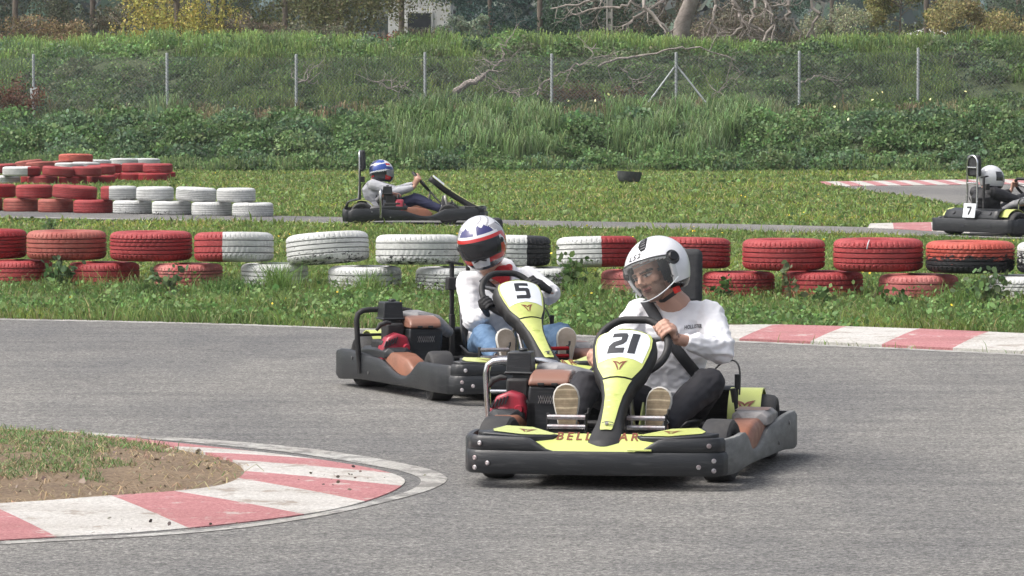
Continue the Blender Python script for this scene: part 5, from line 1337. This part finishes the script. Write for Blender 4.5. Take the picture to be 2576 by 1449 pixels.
LG = [(.15, .23, .07), (.18, .26, .085), (.13, .19, .07), (.21, .28, .11)]
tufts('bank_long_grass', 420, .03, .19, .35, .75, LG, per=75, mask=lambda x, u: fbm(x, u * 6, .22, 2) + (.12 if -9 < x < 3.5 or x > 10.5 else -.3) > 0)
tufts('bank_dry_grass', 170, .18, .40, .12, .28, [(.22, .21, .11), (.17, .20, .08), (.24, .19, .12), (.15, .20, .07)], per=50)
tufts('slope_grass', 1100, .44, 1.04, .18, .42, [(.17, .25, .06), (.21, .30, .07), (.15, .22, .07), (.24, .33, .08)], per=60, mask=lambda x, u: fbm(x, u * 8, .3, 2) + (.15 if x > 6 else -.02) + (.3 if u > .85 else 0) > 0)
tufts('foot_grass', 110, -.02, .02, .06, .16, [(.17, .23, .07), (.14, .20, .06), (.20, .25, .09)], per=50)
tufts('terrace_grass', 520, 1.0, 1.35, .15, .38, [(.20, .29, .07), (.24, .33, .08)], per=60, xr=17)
P = []; 
for _ in range(26):
    x = random.uniform(1, 13); y = bank_pt(x, random.uniform(.08, .28)) - .35; P.append((x, y, height(x, y) + random.uniform(.3, .75)))
P = np.array(P); n = len(P); V, Fc = leaf_quads(P, rng.uniform(.05, .08, n), 1); o = link('bank_flowers', np_mesh('bank_flowers', V, Fc, FLW, np.repeat(jitter((.78, .74, .35), n, .1), 6, 0))); tag(o, kind='stuff')

# ---- individual leafy weeds round the near barrier
def weed(px, py, h, w, n, label, colr=(.10, .165, .05), group='leafy weeds growing at the near barrier', dz=0, front=0):
    p = G(px, py); r_ = empty('weed_plant', (p.x, p.y - front, 0)); tag(r_, label, 'plant', group); mb = MB(); P = []
    for k in range(max(3, n // 12)):
        a = random.uniform(0, 6.28); q = Vector((math.cos(a) * w * random.random(), math.sin(a) * w * .3, h * random.uniform(.5, 1))); pts = [Vector((0, 0, -.01)), q * .5 + Vector((0, 0, h * .12)), q]
        mb.tube(pts, [.004, .003, .002], 5)
        for _ in range(12): t = random.uniform(.25, 1.05); c = pts[0].lerp(pts[2], t); P.append((c.x + random.gauss(0, .035), c.y + random.gauss(0, .03), c.z + random.gauss(0, .03)))
    mb.build('stem', mat('weed_stem', (.12, .13, .05), .8), r_); P = np.array(P); leaves('foliage', P, rng.uniform(.03, .075, len(P)), jitter(colr, len(P), .25), r_, up=.4)
weed(150, 728, .30, .17, 110, 'mallow-like leafy weed in front of the faded red tyre', (.13, .20, .08))
weed(1440, 752, .36, .20, 150, 'leafy weed below the half white half red tyre', (.12, .19, .06))
weed(430, 742, .26, .22, 70, 'sparse weed over the worn red tyre at the left', (.13, .18, .07))
weed(1820, 760, .20, .12, 60, 'small weed in front of the lower red tyre right of the driver')
weed(1990, 772, .30, .10, 36, 'thin stalked weed before the second red tyre right of the driver', (.16, .18, .08))
weed(2060, 772, .16, .14, 60, 'low broad weed below the largest red tyre')
weed(2480, 775, .30, .28, 170, 'dense weed clump at the right frame edge by the white tyre', (.12, .18, .07))
weed(2250, 778, .14, .16, 60, 'low dark weed at the worn red tyre on the right', (.08, .14, .035))
weed(120, 592, .26, .10, 40, 'tall thin weed in front of the far low wall', (.13, .18, .07), 'tall weeds before the far wall')
def tuft_thing(px, py, h, w, n, label, colr=(.12, .18, .045)):
    p = G(px, py); P = np.stack([p.x + rng.normal(0, w, n), p.y + rng.normal(0, .08, n), np.full(n, -.01)], 1)
    o = blades('grass_tuft', P, rng.uniform(.45, 1, n) * h, rng.uniform(.005, .009, n), jitter(np.array(colr) * 1.5, n, .25), lean=.9, kind='x', label=label, cat='grass tuft'); del o['kind']; o['group'] = 'tall grass tufts among the tyres'
tuft_thing(703, 742, .36, .06, 300, 'tall grass tuft between the red and white tyre and tilted white tyre')
tuft_thing(930, 744, .28, .05, 180, 'grass tuft right of the tilted white tyre')
tuft_thing(1220, 752, .20, .1, 200, 'grass tuft at the white tyre beside the number 5 driver')
tuft_thing(590, 744, .22, .12, 260, 'dark grass tuft below the red and white tyre', (.07, .12, .03))
tuft_thing(360, 742, .18, .1, 200, 'grass tuft below the whole bright red tyre', (.08, .13, .035))
tuft_thing(1480, 756, .24, .1, 200, 'grass tuft in front of the worn pinkish tyre')
tuft_thing(2430, 775, .26, .1, 220, 'grass tuft left of the white tyre at the right edge')

# ---- fence on the bank
GALV = mat('galvanised_steel', (.46, .49, .50), .6, .15, var=(.36, .38, .39), vs=12); WIRE = mat('fence_wire', (.15, .165, .17), .7, .1)
FX = [84, 420, 745, 1069, 1388, 1701, 2011, 2310, 2605, -250]; FT = [138, 135, 138, 133, 137, 133, 130, 122, 118, 140]
FD_ = 93.3; fe = empty('chain_link_fence', (0, FD_, 1.3)); tag(fe, 'chain-link fence on thin galvanised posts running along the weedy bank', 'fence')
ends = {}
for x, t in zip(FX, FT):
    p = GD(x, t, FD_); gz = height(p.x, FD_) - .1; ends[x] = (p, gz); mb = MB(); mb.tube([(p.x, 0, gz - 1.3), (p.x, 0, p.z - 1.3)], .034, 10); mb.lathe((p.x, 0, p.z - 1.3), (0, 0, 1), [(.001, .02), (.034, .012), (.034, -.03), (.001, -.03)], 10); mb.build('post', GALV, fe)
px_, gz = ends[1701]
for x1, y1 in ((1637, 250), (1764, 243)):
    q = GD(x1, y1, FD_ - .1); mb = MB(); t0 = GD(1701, 163, FD_); d = (Vector((q.x, -.1, q.z - 1.3)) - Vector((t0.x, 0, t0.z - 1.3))); mb.tube([(t0.x, 0, t0.z - 1.3), Vector((t0.x, 0, t0.z - 1.3)) + d * 1.3], .022, 8); mb.build('brace', GALV, fe)
# wire mesh: thin diagonal wires as ribbons
order = sorted(FX); V = []; Fq = []
def wtop(x):
    for a, b_ in zip(order, order[1:]):
        pa, pb = ends[a][0], ends[b_][0]
        if pa.x <= x <= pb.x: t = (x - pa.x) / (pb.x - pa.x); return pa.z + (pb.z - pa.z) * t - .07
    return ends[order[-1]][0].z
x0, x1 = ends[order[0]][0].x, ends[order[-1]][0].x; stp = .085; WZ = 1.35; tw = .0034
x = x0 - 1.6
while x < x1:
    for sg in (1, -1):
        a = Vector((x if sg > 0 else x + WZ, 0, 0)); b_ = Vector((x + WZ if sg > 0 else x, 0, WZ))
        zt = wtop(min(x1, max(x0, (a.x + b_.x) / 2))); a.z += zt - WZ; b_.z += zt - WZ
        if min(a.x, b_.x) < x0 or max(a.x, b_.x) > x1: continue
        n_ = Vector((-(b_.z - a.z), 0, b_.x - a.x)).normalized() * tw; k = len(V); yo = .006 * sg
        for p in (a - n_, a + n_, b_ + n_, b_ - n_): V.append((p.x, yo - .035, p.z - 1.3))
        Fq.append((k, k + 1, k + 2, k + 3))
    x += stp
link('wire_mesh', np_mesh('wire_mesh', np.array(V), np.array(Fq), WIRE), fe)
p = GD(86, 235, FD_ - .12); mb = MB(); mb.box((0, 0, 0), (.185, .01, .26)); o = mb.build('sign_board', mat('sign_white', (.62, .64, .65), .6, var=(.5, .5, .48), vs=6), bevel=.01); o.location = p; o.rotation_euler = (0, R(-3), 0); tag(o, 'small blank white board tied low on the leftmost fence post', 'sign')

# ---- trees
BARK = mat('bark_brown', (.12, .095, .075), .95, var=(.2, .17, .14), vs=8, bs=20, bstr=.6, bd=.03, stretch=(1, 1, .3))
DEADW = mat('bleached_bark', (.34, .30, .27), .9, var=(.21, .18, .16), vs=5, bs=20, bstr=.4, bd=.02)
LEAFT = attr_mat('tree_leaf', .65, trans=.22, spec=.25)
def tree(name, px, D, w, z0, z1, col_, n, label, size=.11, hang=False, group='trees beyond the bank', trunk_r=.16, cat='tree', dense=1.0, tx=None):
    """tree or bush at picture column px; crown spans z0..z1 above the terrace"""
    c = GD(px, 245, D); gz = height(c.x, D); root = empty(name, (c.x, D, gz)); tag(root, label, cat, group)
    mb = MB(); H = z1 - z0; top = z1 - gz
    tr_ = [Vector((0, 0, -.2)), Vector((random.uniform(-.1, .1), 0, top * .25)), Vector((random.uniform(-.3, .3), .1, top * .55)), Vector((random.uniform(-.4, .4), 0, top * .85))]
    mb.tube(tr_, [trunk_r, trunk_r * .8, trunk_r * .5, trunk_r * .15], 10)
    cl = []
    nl = 9
    for k in range(nl):
        b0 = tr_[1].lerp(tr_[3], random.uniform(0, .8)); a = random.uniform(0, 6.28); q = Vector((math.cos(a) * w * .42, math.sin(a) * w * .35, random.uniform(-.1, .5) * H * .4)) + b0
        mb.tube([b0, b0.lerp(q, .5) + Vector((0, 0, .15)), q], [trunk_r * .4, trunk_r * .25, trunk_r * .08], 7); cl.append(q)
    mb.build('trunk', BARK, root)
    big = z1 > 6; nc = max(10, int((44 if big else 26) * dense)); P = []; C = []
    for k in range(nc):
        # more clumps low down, where the photograph looks
        v = Vector((random.uniform(-1, 1), random.uniform(-1, 1), 0)); v = v if v.length < 1 else v * .7
        zz = z0 - gz + H * (random.random() ** (2.4 if big else 1.2)); sc = math.sqrt(max(.15, 1 - ((zz - (z0 - gz)) / H * 1.2 - .35) ** 2)); cx, cy = v.x * w * .5 * sc, v.y * w * .42 * sc
        m = int(n * 3.0 / nc); r = random.uniform(.5, 1.0) * w * .19
        q = rng.normal(0, 1, (m, 3)); q /= np.linalg.norm(q, axis=1)[:, None]; q = q * (rng.uniform(.2, 1.1, m) ** .6)[:, None] * np.array([r, r, r * .75])
        if hang: 
            st = rng.integers(0, 12, m); sxy = rng.uniform(-r, r, (12, 2)); q[:, 0] = sxy[st, 0] + rng.normal(0, .035, m); q[:, 1] = sxy[st, 1] + rng.normal(0, .035, m); q[:, 2] = rng.uniform(-1.3, .3, m) * r * 1.5
        q = q + np.array([cx, cy, zz]); q = q[q[:, 2] > (z0 - gz) - .25 * random.random() - (.6 if hang else 0)]; P.append(q); C.append(jitter(np.array(col_) * np.array([2.35, 2.4, 2.2]) * random.uniform(.72, 1.28), len(q), .25))
    P = np.concatenate(P); C = np.concatenate(C); m = len(P)
    V, Fc = leaf_quads(P, rng.gamma(6, size * .52 / 6, m), .1); cr = link('crown', np_mesh('crown', V, Fc, LEAFT, np.repeat(C, 6, 0)), root)
    return root
DK, DK2, OLV, GR_, YO, GYG = (.030, .036, .022), (.022, .038, .020), (.065, .068, .030), (.085, .09, .055), (.26, .20, .045), (.10, .115, .075)
TR = [('dense_tree', 40, 116, 4.2, 2.50, 9, (.042, .046, .032), 9000, 'dark brownish-green tree at the top left corner', .10, 0),
 ('dense_tree', 230, 120, 4.6, 2.70, 9.5, (.055, .056, .034), 9000, 'grey-green tree behind the left end of the fence', .10, 0),
 ('dense_tree', 560, 124, 4.6, 2.70, 10, (.042, .045, .030), 8000, 'dark tree partly hidden behind the yellow weeping tree', .10, 0),
 ('weeping_tree', 448, 110, 3.6, 3.05, 8, (.195, .170, .052), 9500, 'weeping tree with yellow-olive drooping foliage at the upper left', .09, 1),
 ('dense_tree', 720, 122, 4.2, 3.00, 10, OLV, 9000, 'olive tree right of the yellow weeping tree', .10, 0),
 ('dense_tree', 860, 112, 3.4, 4.05, 9, (.07, .07, .035), 6500, 'olive-brown tree with bare lower limbs left of the white houses', .10, 1),
 ('dense_tree', 1010, 118, 2.6, 4.6, 9, (.075, .08, .045), 2200, 'thin tree hanging over the white house wall', .09, 1),
 ('bushy_tree', 1180, 126, 2.2, 2.7, 4.2, GYG, 4200, 'round grey-green bush left of the dark conifers', .09, 0),
 ('conifer', 1230, 132, 3.6, 2.60, 10, (.018, .034, .026), 9000, 'blue-black conifer behind the round grey bush', .10, 0),
 ('conifer', 1360, 118, 3.4, 2.40, 9, DK2, 9000, 'very dark green tree left of the concrete pole', .10, 0),
 ('dense_tree', 1500, 122, 3.8, 2.40, 9, (.026, .04, .022), 8500, 'dark green tree right behind the concrete pole', .10, 0),
 ('dense_tree', 1660, 126, 3.6, 2.40, 9, (.05, .045, .034), 7000, 'brownish shaded tree behind the bare trunk', .10, 0),
 ('dense_tree', 1860, 124, 4.0, 2.40, 9, (.055, .05, .038), 8000, 'brownish tree behind the hanging bare branches', .10, 0),
 ('dense_tree', 2090, 136, 3.6, 2.40, 9, (.030, .05, .032), 6000, 'dark green tree under the red roof', .10, 0),
 ('bushy_tree', 2110, 114, 2.6, 2.6, 4.0, (.12, .125, .085), 4500, 'pale grey-green wispy bush right of the bare tree', .08, 0),
 ('bushy_tree', 2270, 117, 2.4, 2.6, 5.2, (.10, .095, .040), 6000, 'olive-yellow bush before the dark trees at the right', .09, 0),
 ('eucalyptus', 2330, 124, 3.6, 2.70, 10, (.055, .06, .032), 8000, 'tall olive tree behind the olive-yellow bush', .10, 0),
 ('bushy_tree', 2450, 113, 3.2, 2.75, 4.3, (.12, .105, .050), 7500, 'broad rounded olive bush near the top right corner', .085, 0),
 ('eucalyptus', 2560, 122, 3.6, 2.50, 10, (.035, .045, .025), 8500, 'dark tree at the top right corner', .10, 0),
 ('bushy_tree', 80, 111, 3.0, 2.7, 3.9, (.10, .075, .045), 4200, 'brown-green thicket at the left below the corner tree', .085, 0),
 ('bushy_tree', 330, 112, 3.0, 2.8, 4.2, (.075, .07, .05), 4500, 'grey-brown thicket left of the yellow weeping tree', .085, 0),
 ('bushy_tree', 640, 112, 2.6, 2.8, 3.8, (.10, .085, .065), 3600, 'greyish twiggy bush right of the yellow weeping tree', .08, 0),
 ('bushy_tree', 790, 110, 2.2, 2.7, 3.5, (.085, .085, .06), 3000, 'low grey bush between the yellow weeping tree and the houses', .08, 0),
 ('bushy_tree', 1050, 112, 2.0, 2.7, 3.5, (.12, .115, .085), 2600, 'pale grey bush before the white house wall', .08, 0),
 ('bushy_tree', 1700, 107, 1.0, 2.3, 3.2, (.03, .04, .02), 2400, 'dark ivy clump round the foot of the bare tree', .08, 0),
 ('bushy_tree', 1840, 112, 3.0, 2.7, 3.9, (.08, .07, .055), 4200, 'brown-grey thicket behind the hanging branches', .08, 0),
 ('bushy_tree', 2020, 112, 1.6, 2.6, 3.4, (.09, .085, .06), 2200, 'small grey thicket right of the hanging branches', .08, 0)]
for (nm, px, D, w, z0, z1, c, n, lab, sz, hg) in TR:
    big = z1 > 6
    tree(nm, px, D, w, z0, z1, c, n, lab, sz, bool(hg), group='trees beyond the bank' if big else 'bushes along the top of the bank', trunk_r=.10 if big else .04, cat='tree' if big else 'bush', dense=1.3 if big else .8)
# reddish dry shrub and red-brown weeds on the bank
for (px, D, w, h, c, lab) in ((975, 104.5, .5, .65, (.30, .10, .05), 'small rust-red dry shrub on top of the bank'), (40, 91.5, 1.5, 1.1, (.16, .085, .055), 'brownish dry shrub by the leftmost fence post'), (1500, 94.5, 2.6, .8, (.12, .085, .05), 'low reddish-brown bramble behind the fence below the long branch')):
    c0 = GD(px, 245, D); z = height(c0.x, D); r_ = empty('dry_shrub', (c0.x, D, z)); tag(r_, lab, 'shrub', 'dry shrubs on the bank'); mb = MB(); P = []
    for k in range(int(14 * w) + 6):
        q = Vector((random.uniform(-.5, .5) * w, random.uniform(-.3, .3) * w, h * random.uniform(.5, 1))); mb.tube([(q.x * .3, q.y * .3, -.05), q * .6, q], [.012, .008, .004], 5)
        P += [tuple(q * random.uniform(.4, 1.05) + Vector((random.gauss(0, .07), random.gauss(0, .07), random.gauss(0, .07)))) for _ in range(60)]
    mb.build('twigs', BARK, r_); P = np.array(P); leaves('foliage', P, rng.uniform(.03, .07, len(P)), jitter(c, len(P), .3), r_)

# ---- the bare tree with hanging contorted branches
def wander(mb, p, d, L, r, dep, grav=-.25, steps=7, wig=.35, kids=2):
    pts = [p.copy()]; d = d.normalized(); rs = [r]
    for k in range(steps):
        d = (d + Vector((random.gauss(0, wig), random.gauss(0, wig * .8), random.gauss(0, wig) + grav * .3))).normalized(); p = p + d * L / steps; pts.append(p.copy()); rs.append(r * (1 - .75 * (k + 1) / steps))
    mb.tube(pts, rs, 6 if r < .03 else 8)
    if dep > 0:
        for _ in range(kids + (1 if dep > 1 else 0)):
            k = random.randrange(1, steps); dd = (pts[k + 1] - pts[k]).normalized() + Vector((random.gauss(0, .7), random.gauss(0, .6), random.gauss(0, .5) + grav)); wander(mb, pts[k], dd, L * random.uniform(.4, .65), rs[k] * .6, dep - 1, grav, max(4, steps - 1), wig, kids)
TD = 106.0; bt = GD(1712, 112, TD); bt.z = height(bt.x, TD); rt_ = empty('bare_tree', bt); tag(rt_, 'leafless pale tree with thick leaning trunk and contorted hanging branches', 'tree')
def L_(px, py, dD=0): 
    p = GD(px, py, TD + dD); return p - bt
mb = MB(); mb.tube([Vector((-.05, 0, -.2)), L_(1716, 60), L_(1740, 0), L_(1765, -90), L_(1760, -200)], [.24, .215, .19, .17, .10], 14); mb.build('trunk', DEADW, rt_)
BR = [[(1745, -60, 0), (1640, -70, -.8), (1560, -30, -1.2), (1470, 5, -1.0), (1385, 22, -.9)], [(1745, -60, 0), (1660, -60, -.5), (1600, -10, -.6), (1560, 20, -.6), (1480, 25, -.4), (1430, 40, -.4)],
 [(1740, -30, 0), (1690, -60, -1), (1620, 0, -1.3), (1668, 62, -1.5), (1700, 105, -1.4), (1752, 110, -1.2), (1775, 150, -1.1), (1850, 155, -1)],
 [(1750, -70, 0), (1810, -60, -.8), (1850, 10, -1.2), (1868, 60, -1.2), (1838, 95, -1.2), (1870, 125, -1.2), (1862, 160, -1.2)], [(1755, -80, 0), (1880, -70, -1), (1900, 20, -1.4), (1885, 60, -1.4), (1930, 85, -1.4), (1905, 125, -1.3)],
 [(1755, -80, 0), (1960, -80, -1), (1985, 0, -1.2), (1975, 40, -1.2), (2010, 80, -1.2), (2020, 120, -1.2)], [(1755, -80, 0), (1980, -70, -.6), (2040, -10, -.8), (2060, 40, -.8), (2030, 90, -.8), (2110, 110, -.9)],
 [(1740, -40, 0), (1700, -20, -.6), (1640, 20, -.8), (1580, 60, -.9), (1560, 85, -.9)], [(1755, -80, 0), (1800, 0, -.6), (1790, 60, -.7), (1830, 115, -.8)], [(1755, -80, 0), (1920, -10, -1.8), (1950, 60, -1.8), (1870, 165, -1.8), (1880, 240, -1.7)]]
for B_ in BR:
    mb = MB(); pts = [L_(*p) for p in B_]; fine = []
    for a, b_ in zip(pts, pts[1:]):
        for k in range(4): fine.append(a.lerp(b_, k / 4) + Vector((random.gauss(0, .05), random.gauss(0, .05), random.gauss(0, .05))) * (1 if k else 0))
    fine.append(pts[-1]); rs = [.065 * (1 - .78 * k / len(fine)) for k in range(len(fine))]; mb.tube(fine, rs, 8)
    for _ in range(11):
        k = random.randrange(5, len(fine) - 1); d = (fine[k + 1] - fine[k]).normalized() + Vector((random.gauss(0, .8), random.gauss(0, .4), random.gauss(0, .5) - .1)); wander(mb, fine[k], d, random.uniform(.4, 1.0), rs[k] * .55, 2, -.12, 6, .38, 2)
    mb.build('branch', DEADW, rt_)
# fallen dead limbs on the bank
def limb(name, pts, r0, r1, label, twigs, D0, grp='fallen dead limbs on the bank', side=None):
    P3 = [GD(x, y, D0 + (z[0] if z else 0)) for x, y, *z in pts]; o0 = P3[0].copy(); mb = MB(); fine = []
    for a, b_ in zip(P3, P3[1:]):
        for k in range(4): fine.append(a.lerp(b_, k / 4) - o0 + (Vector((random.gauss(0, .03), random.gauss(0, .05), random.gauss(0, .03))) if k else Vector()))
    fine.append(P3[-1] - o0); rs = [r0 + (r1 - r0) * k / (len(fine) - 1) for k in range(len(fine))]; mb.tube(fine, rs, 8)
    for _ in range(twigs):
        k = random.randrange(1, len(fine) - 1); wander(mb, fine[k], Vector((random.gauss(0, .8), random.gauss(0, .4), random.gauss(.25, .5))), random.uniform(.4, 1.1), max(.012, rs[k] * .35), 2, 0, 6, .3, 2)
    o = mb.build(name, DEADW); o.location = o0; tag(o, label, 'dead branch', grp)
limb('fallen_log', [(1147, 229), (1170, 212), (1200, 200), (1218, 188)], .085, .06, 'short thick bleached log lying behind the fence', 0, 94.4)
limb('dead_branch', [(1215, 190), (1245, 165), (1270, 150), (1262, 120), (1280, 108)], .028, .01, 'tangle of bare upright twigs growing from the short log', 14, 94.8)
limb('dead_branch', [(1225, 250), (1260, 225), (1300, 240), (1345, 245)], .02, .008, 'grey twigs lying low right of the short log', 9, 94.2)
limb('dead_branch', [(1505, 168), (1560, 146), (1640, 136), (1700, 122), (1760, 118), (1850, 152)], .030, .014, 'long pale limb sagging over the fence below the bare tree', 5, 94.6)
limb('dead_branch', [(1352, 240), (1370, 205), (1410, 182), (1440, 170), (1480, 150), (1500, 110)], .025, .01, 'curved reddish-grey branch crossing the middle fence post', 10, 94.5)
limb('dead_branch', [(745, 215), (775, 200), (800, 212)], .025, .01, 'small bleached branch at the foot of the third fence post', 5, 94.4)
limb('dead_branch', [(940, 205), (985, 222), (1015, 215), (1030, 200)], .02, .008, 'thin grey twigs between the third and fourth fence posts', 6, 94.4)
limb('dead_branch', [(1560, 170), (1590, 200), (1600, 240)], .02, .008, 'drooping twig left of the braced fence post', 4, 94.5)
limb('dead_branch', [(1790, 250), (1820, 215), (1860, 190), (1880, 170)], .015, .006, 'fine twigs right of the braced fence post', 7, 94.5)
limb('dead_branch', [(2015, 208), (2040, 200), (2065, 188)], .018, .008, 'single twig poking out beside the seventh fence post', 1, 94.2)
# concrete utility pole
CONC = mat('pole_concrete', (.36, .34, .31), .9, var=(.26, .25, .23), vs=6, bs=30)
p = GD(1533, 100, 108); gz = height(p.x, 108); r_ = empty('utility_pole', (p.x, 108, gz)); tag(r_, 'slotted concrete utility pole standing behind the bank', 'pole'); mb = MB()
for s in (-1, 1): mb.box((s * .062, 0, 3.3), (.045, .14, 7), None)
for k in range(22): mb.box((0, 0, .12 + k * .32), (.08, .10, .17))
mb.build('shaft', CONC, r_, bevel=.004)
mb = MB(); mb.box((0, 0, 6.6), (1.4, .08, .08)); mb.build('crossarm', GALV, r_)

# ---- houses beyond the trees
WALLW = mat('white_render', (.66, .66, .65), .9, var=(.55, .54, .52), vs=2); RTILE = mat('red_roof_tiles', (.40, .12, .09), .9, var=(.30, .10, .08), vs=6); GLS = mat('window_dark', (.03, .035, .04), .15)
def house(px, y0, y1, D, w, dp, h, label, roof=True, wins=3, base=None):
    c = GD(px, 245, D); z = height(c.x, D) - .3 if base is None else base; r_ = empty('house', (c.x, D, z)); tag(r_, label, 'house', 'white houses beyond the trees')
    mb = MB(); mb.box((0, dp / 2, h / 2), (w, dp, h)); mb.build('wall', WALLW, r_)
    for k in range(wins):
        for fl in range(max(1, int(h // 2.8))):
            x = -w / 2 + w * (k + .5) / wins; mb = MB(); mb.box((x, -.0, 1.5 + fl * 2.8), (.9, .12, 1.2)); wi = mb.build('window', WALLW, r_); mb = MB(); mb.box((x, -.065, 1.5 + fl * 2.8), (.78, .02, 1.06)); mb.build('pane', GLS, wi)
    mb = MB()
    if roof: mb.loft([[Vector((x, y, zz)) for y, zz in ((-.4, h), (dp / 2, h + dp * .28), (dp + .4, h), (dp / 2, h + dp * .28 - .2))] for x in (-w / 2 - .4, w / 2 + .4)], smooth=False); mb.build('roof', RTILE, r_)
    else: mb.box((0, dp / 2, h + .12), (w + .3, dp + .3, .24)); mb.build('roof', WALLW, r_)
house(1055, 20, 90, 134, 2.1, 6, 3.0, 'white house glimpsed through thin trees left of the conifers', False, 1, 2.4)
house(1150, -10, 30, 215, 3.0, 8, 5.0, 'upper white house at the top edge above the conifers', False, 3, 5.4)
house(1650, 50, 80, 160, 2.6, 6, 2.6, 'low white building behind the bare trunk', False, 2, 2.3)
house(1905, -5, 30, 170, 3.0, 7, 3.0, 'pale house at the top edge behind the hanging branches', False, 2, 5.0)
house(2030, 0, 30, 190, 2.6, 6, 2.7, 'house with red tiled roof at the top edge', True, 2, 3.8)
house(2545, 80, 100, 150, 2.4, 6, 1.45, 'low white flat building at the right edge behind the bushes', False, 2, 2.6)
house(2420, 82, 100, 155, 1.6, 5, 1.2, 'small white roofed shed left of the low flat building', False, 1, 2.6)
# white canopy tent
p = GD(2325, 92, 140); mb = MB(); mb.loft([[Vector((x, y, z)) for x, y, z in ((-.9, -.9, 1.0), (.9, -.9, 1.0), (.9, .9, 1.0), (-.9, .9, 1.0))], [Vector((x * .04 + .3, y * .04, 1.35)) for x, y in ((-1, -1), (1, -1), (1, 1), (-1, 1))]], smooth=False)
for x, y in ((-.85, -.85), (.85, -.85), (.85, .85), (-.85, .85)): mb.tube([(x, y, 0), (x, y, 1.02)], .03, 8)
o = mb.build('canopy_tent', WALLW); o.location = (p.x, 140, 2.75); tag(o, 'white pointed canopy between the bushes at the right', 'tent')
# wooded hill behind everything
P = []; n = 42000
D = rng.uniform(140, 300, n); X = rng.uniform(-1, 1, n) * D * .16; Z = np.array([height(x, y) for x, y in zip(X, D)]) + rng.gamma(2, .9, n)
P = np.stack([X, D, Z], 1); k = nfield(P, .12, 8.); C = np.where((k > 0)[:, None], jitter((.12, .135, .10), n, .25), jitter((.09, .12, .09), n, .25))
V, Fc = leaf_quads(P, rng.gamma(6, .11, n), .2); o = link('wooded_hill', np_mesh('wooded_hill', V, Fc, LEAFT, np.repeat(C, 6, 0))); tag(o, kind='stuff')
# loose gravel on the kerb
P = np.array([(*(G(random.gauss(880, 60), random.gauss(1215, 14)))[:2], .028) for _ in range(24)] + [(*(G(random.uniform(100, 1000), random.uniform(1300, 1360)))[:2], .02) for _ in range(10)]); n = len(P)
V, Fc = leaf_quads(P, rng.uniform(.006, .02, n), 1.2); o = link('kerb_gravel', np_mesh('kerb_gravel', V, Fc, MATS['gravel'], np.repeat(jitter((.12, .10, .08), n, .3), 6, 0))); tag(o, kind='stuff')

# thin haze in the air
mb = MB(); mb.box((0, 180, 22), (530, 500, 47)); hz = bpy.data.materials.new('air'); hz.use_nodes = True; hz.node_tree.nodes.clear()
pv = hz.node_tree.nodes.new('ShaderNodeVolumePrincipled'); pv.inputs['Density'].default_value = .00032; pv.inputs['Color'].default_value = (.93, .95, 1, 1); pv.inputs['Anisotropy'].default_value = .3
ho_ = hz.node_tree.nodes.new('ShaderNodeOutputMaterial'); hz.node_tree.links.new(pv.outputs[0], ho_.inputs['Volume'])
tag(mb.build('haze', hz, sharp=0), kind='stuff')
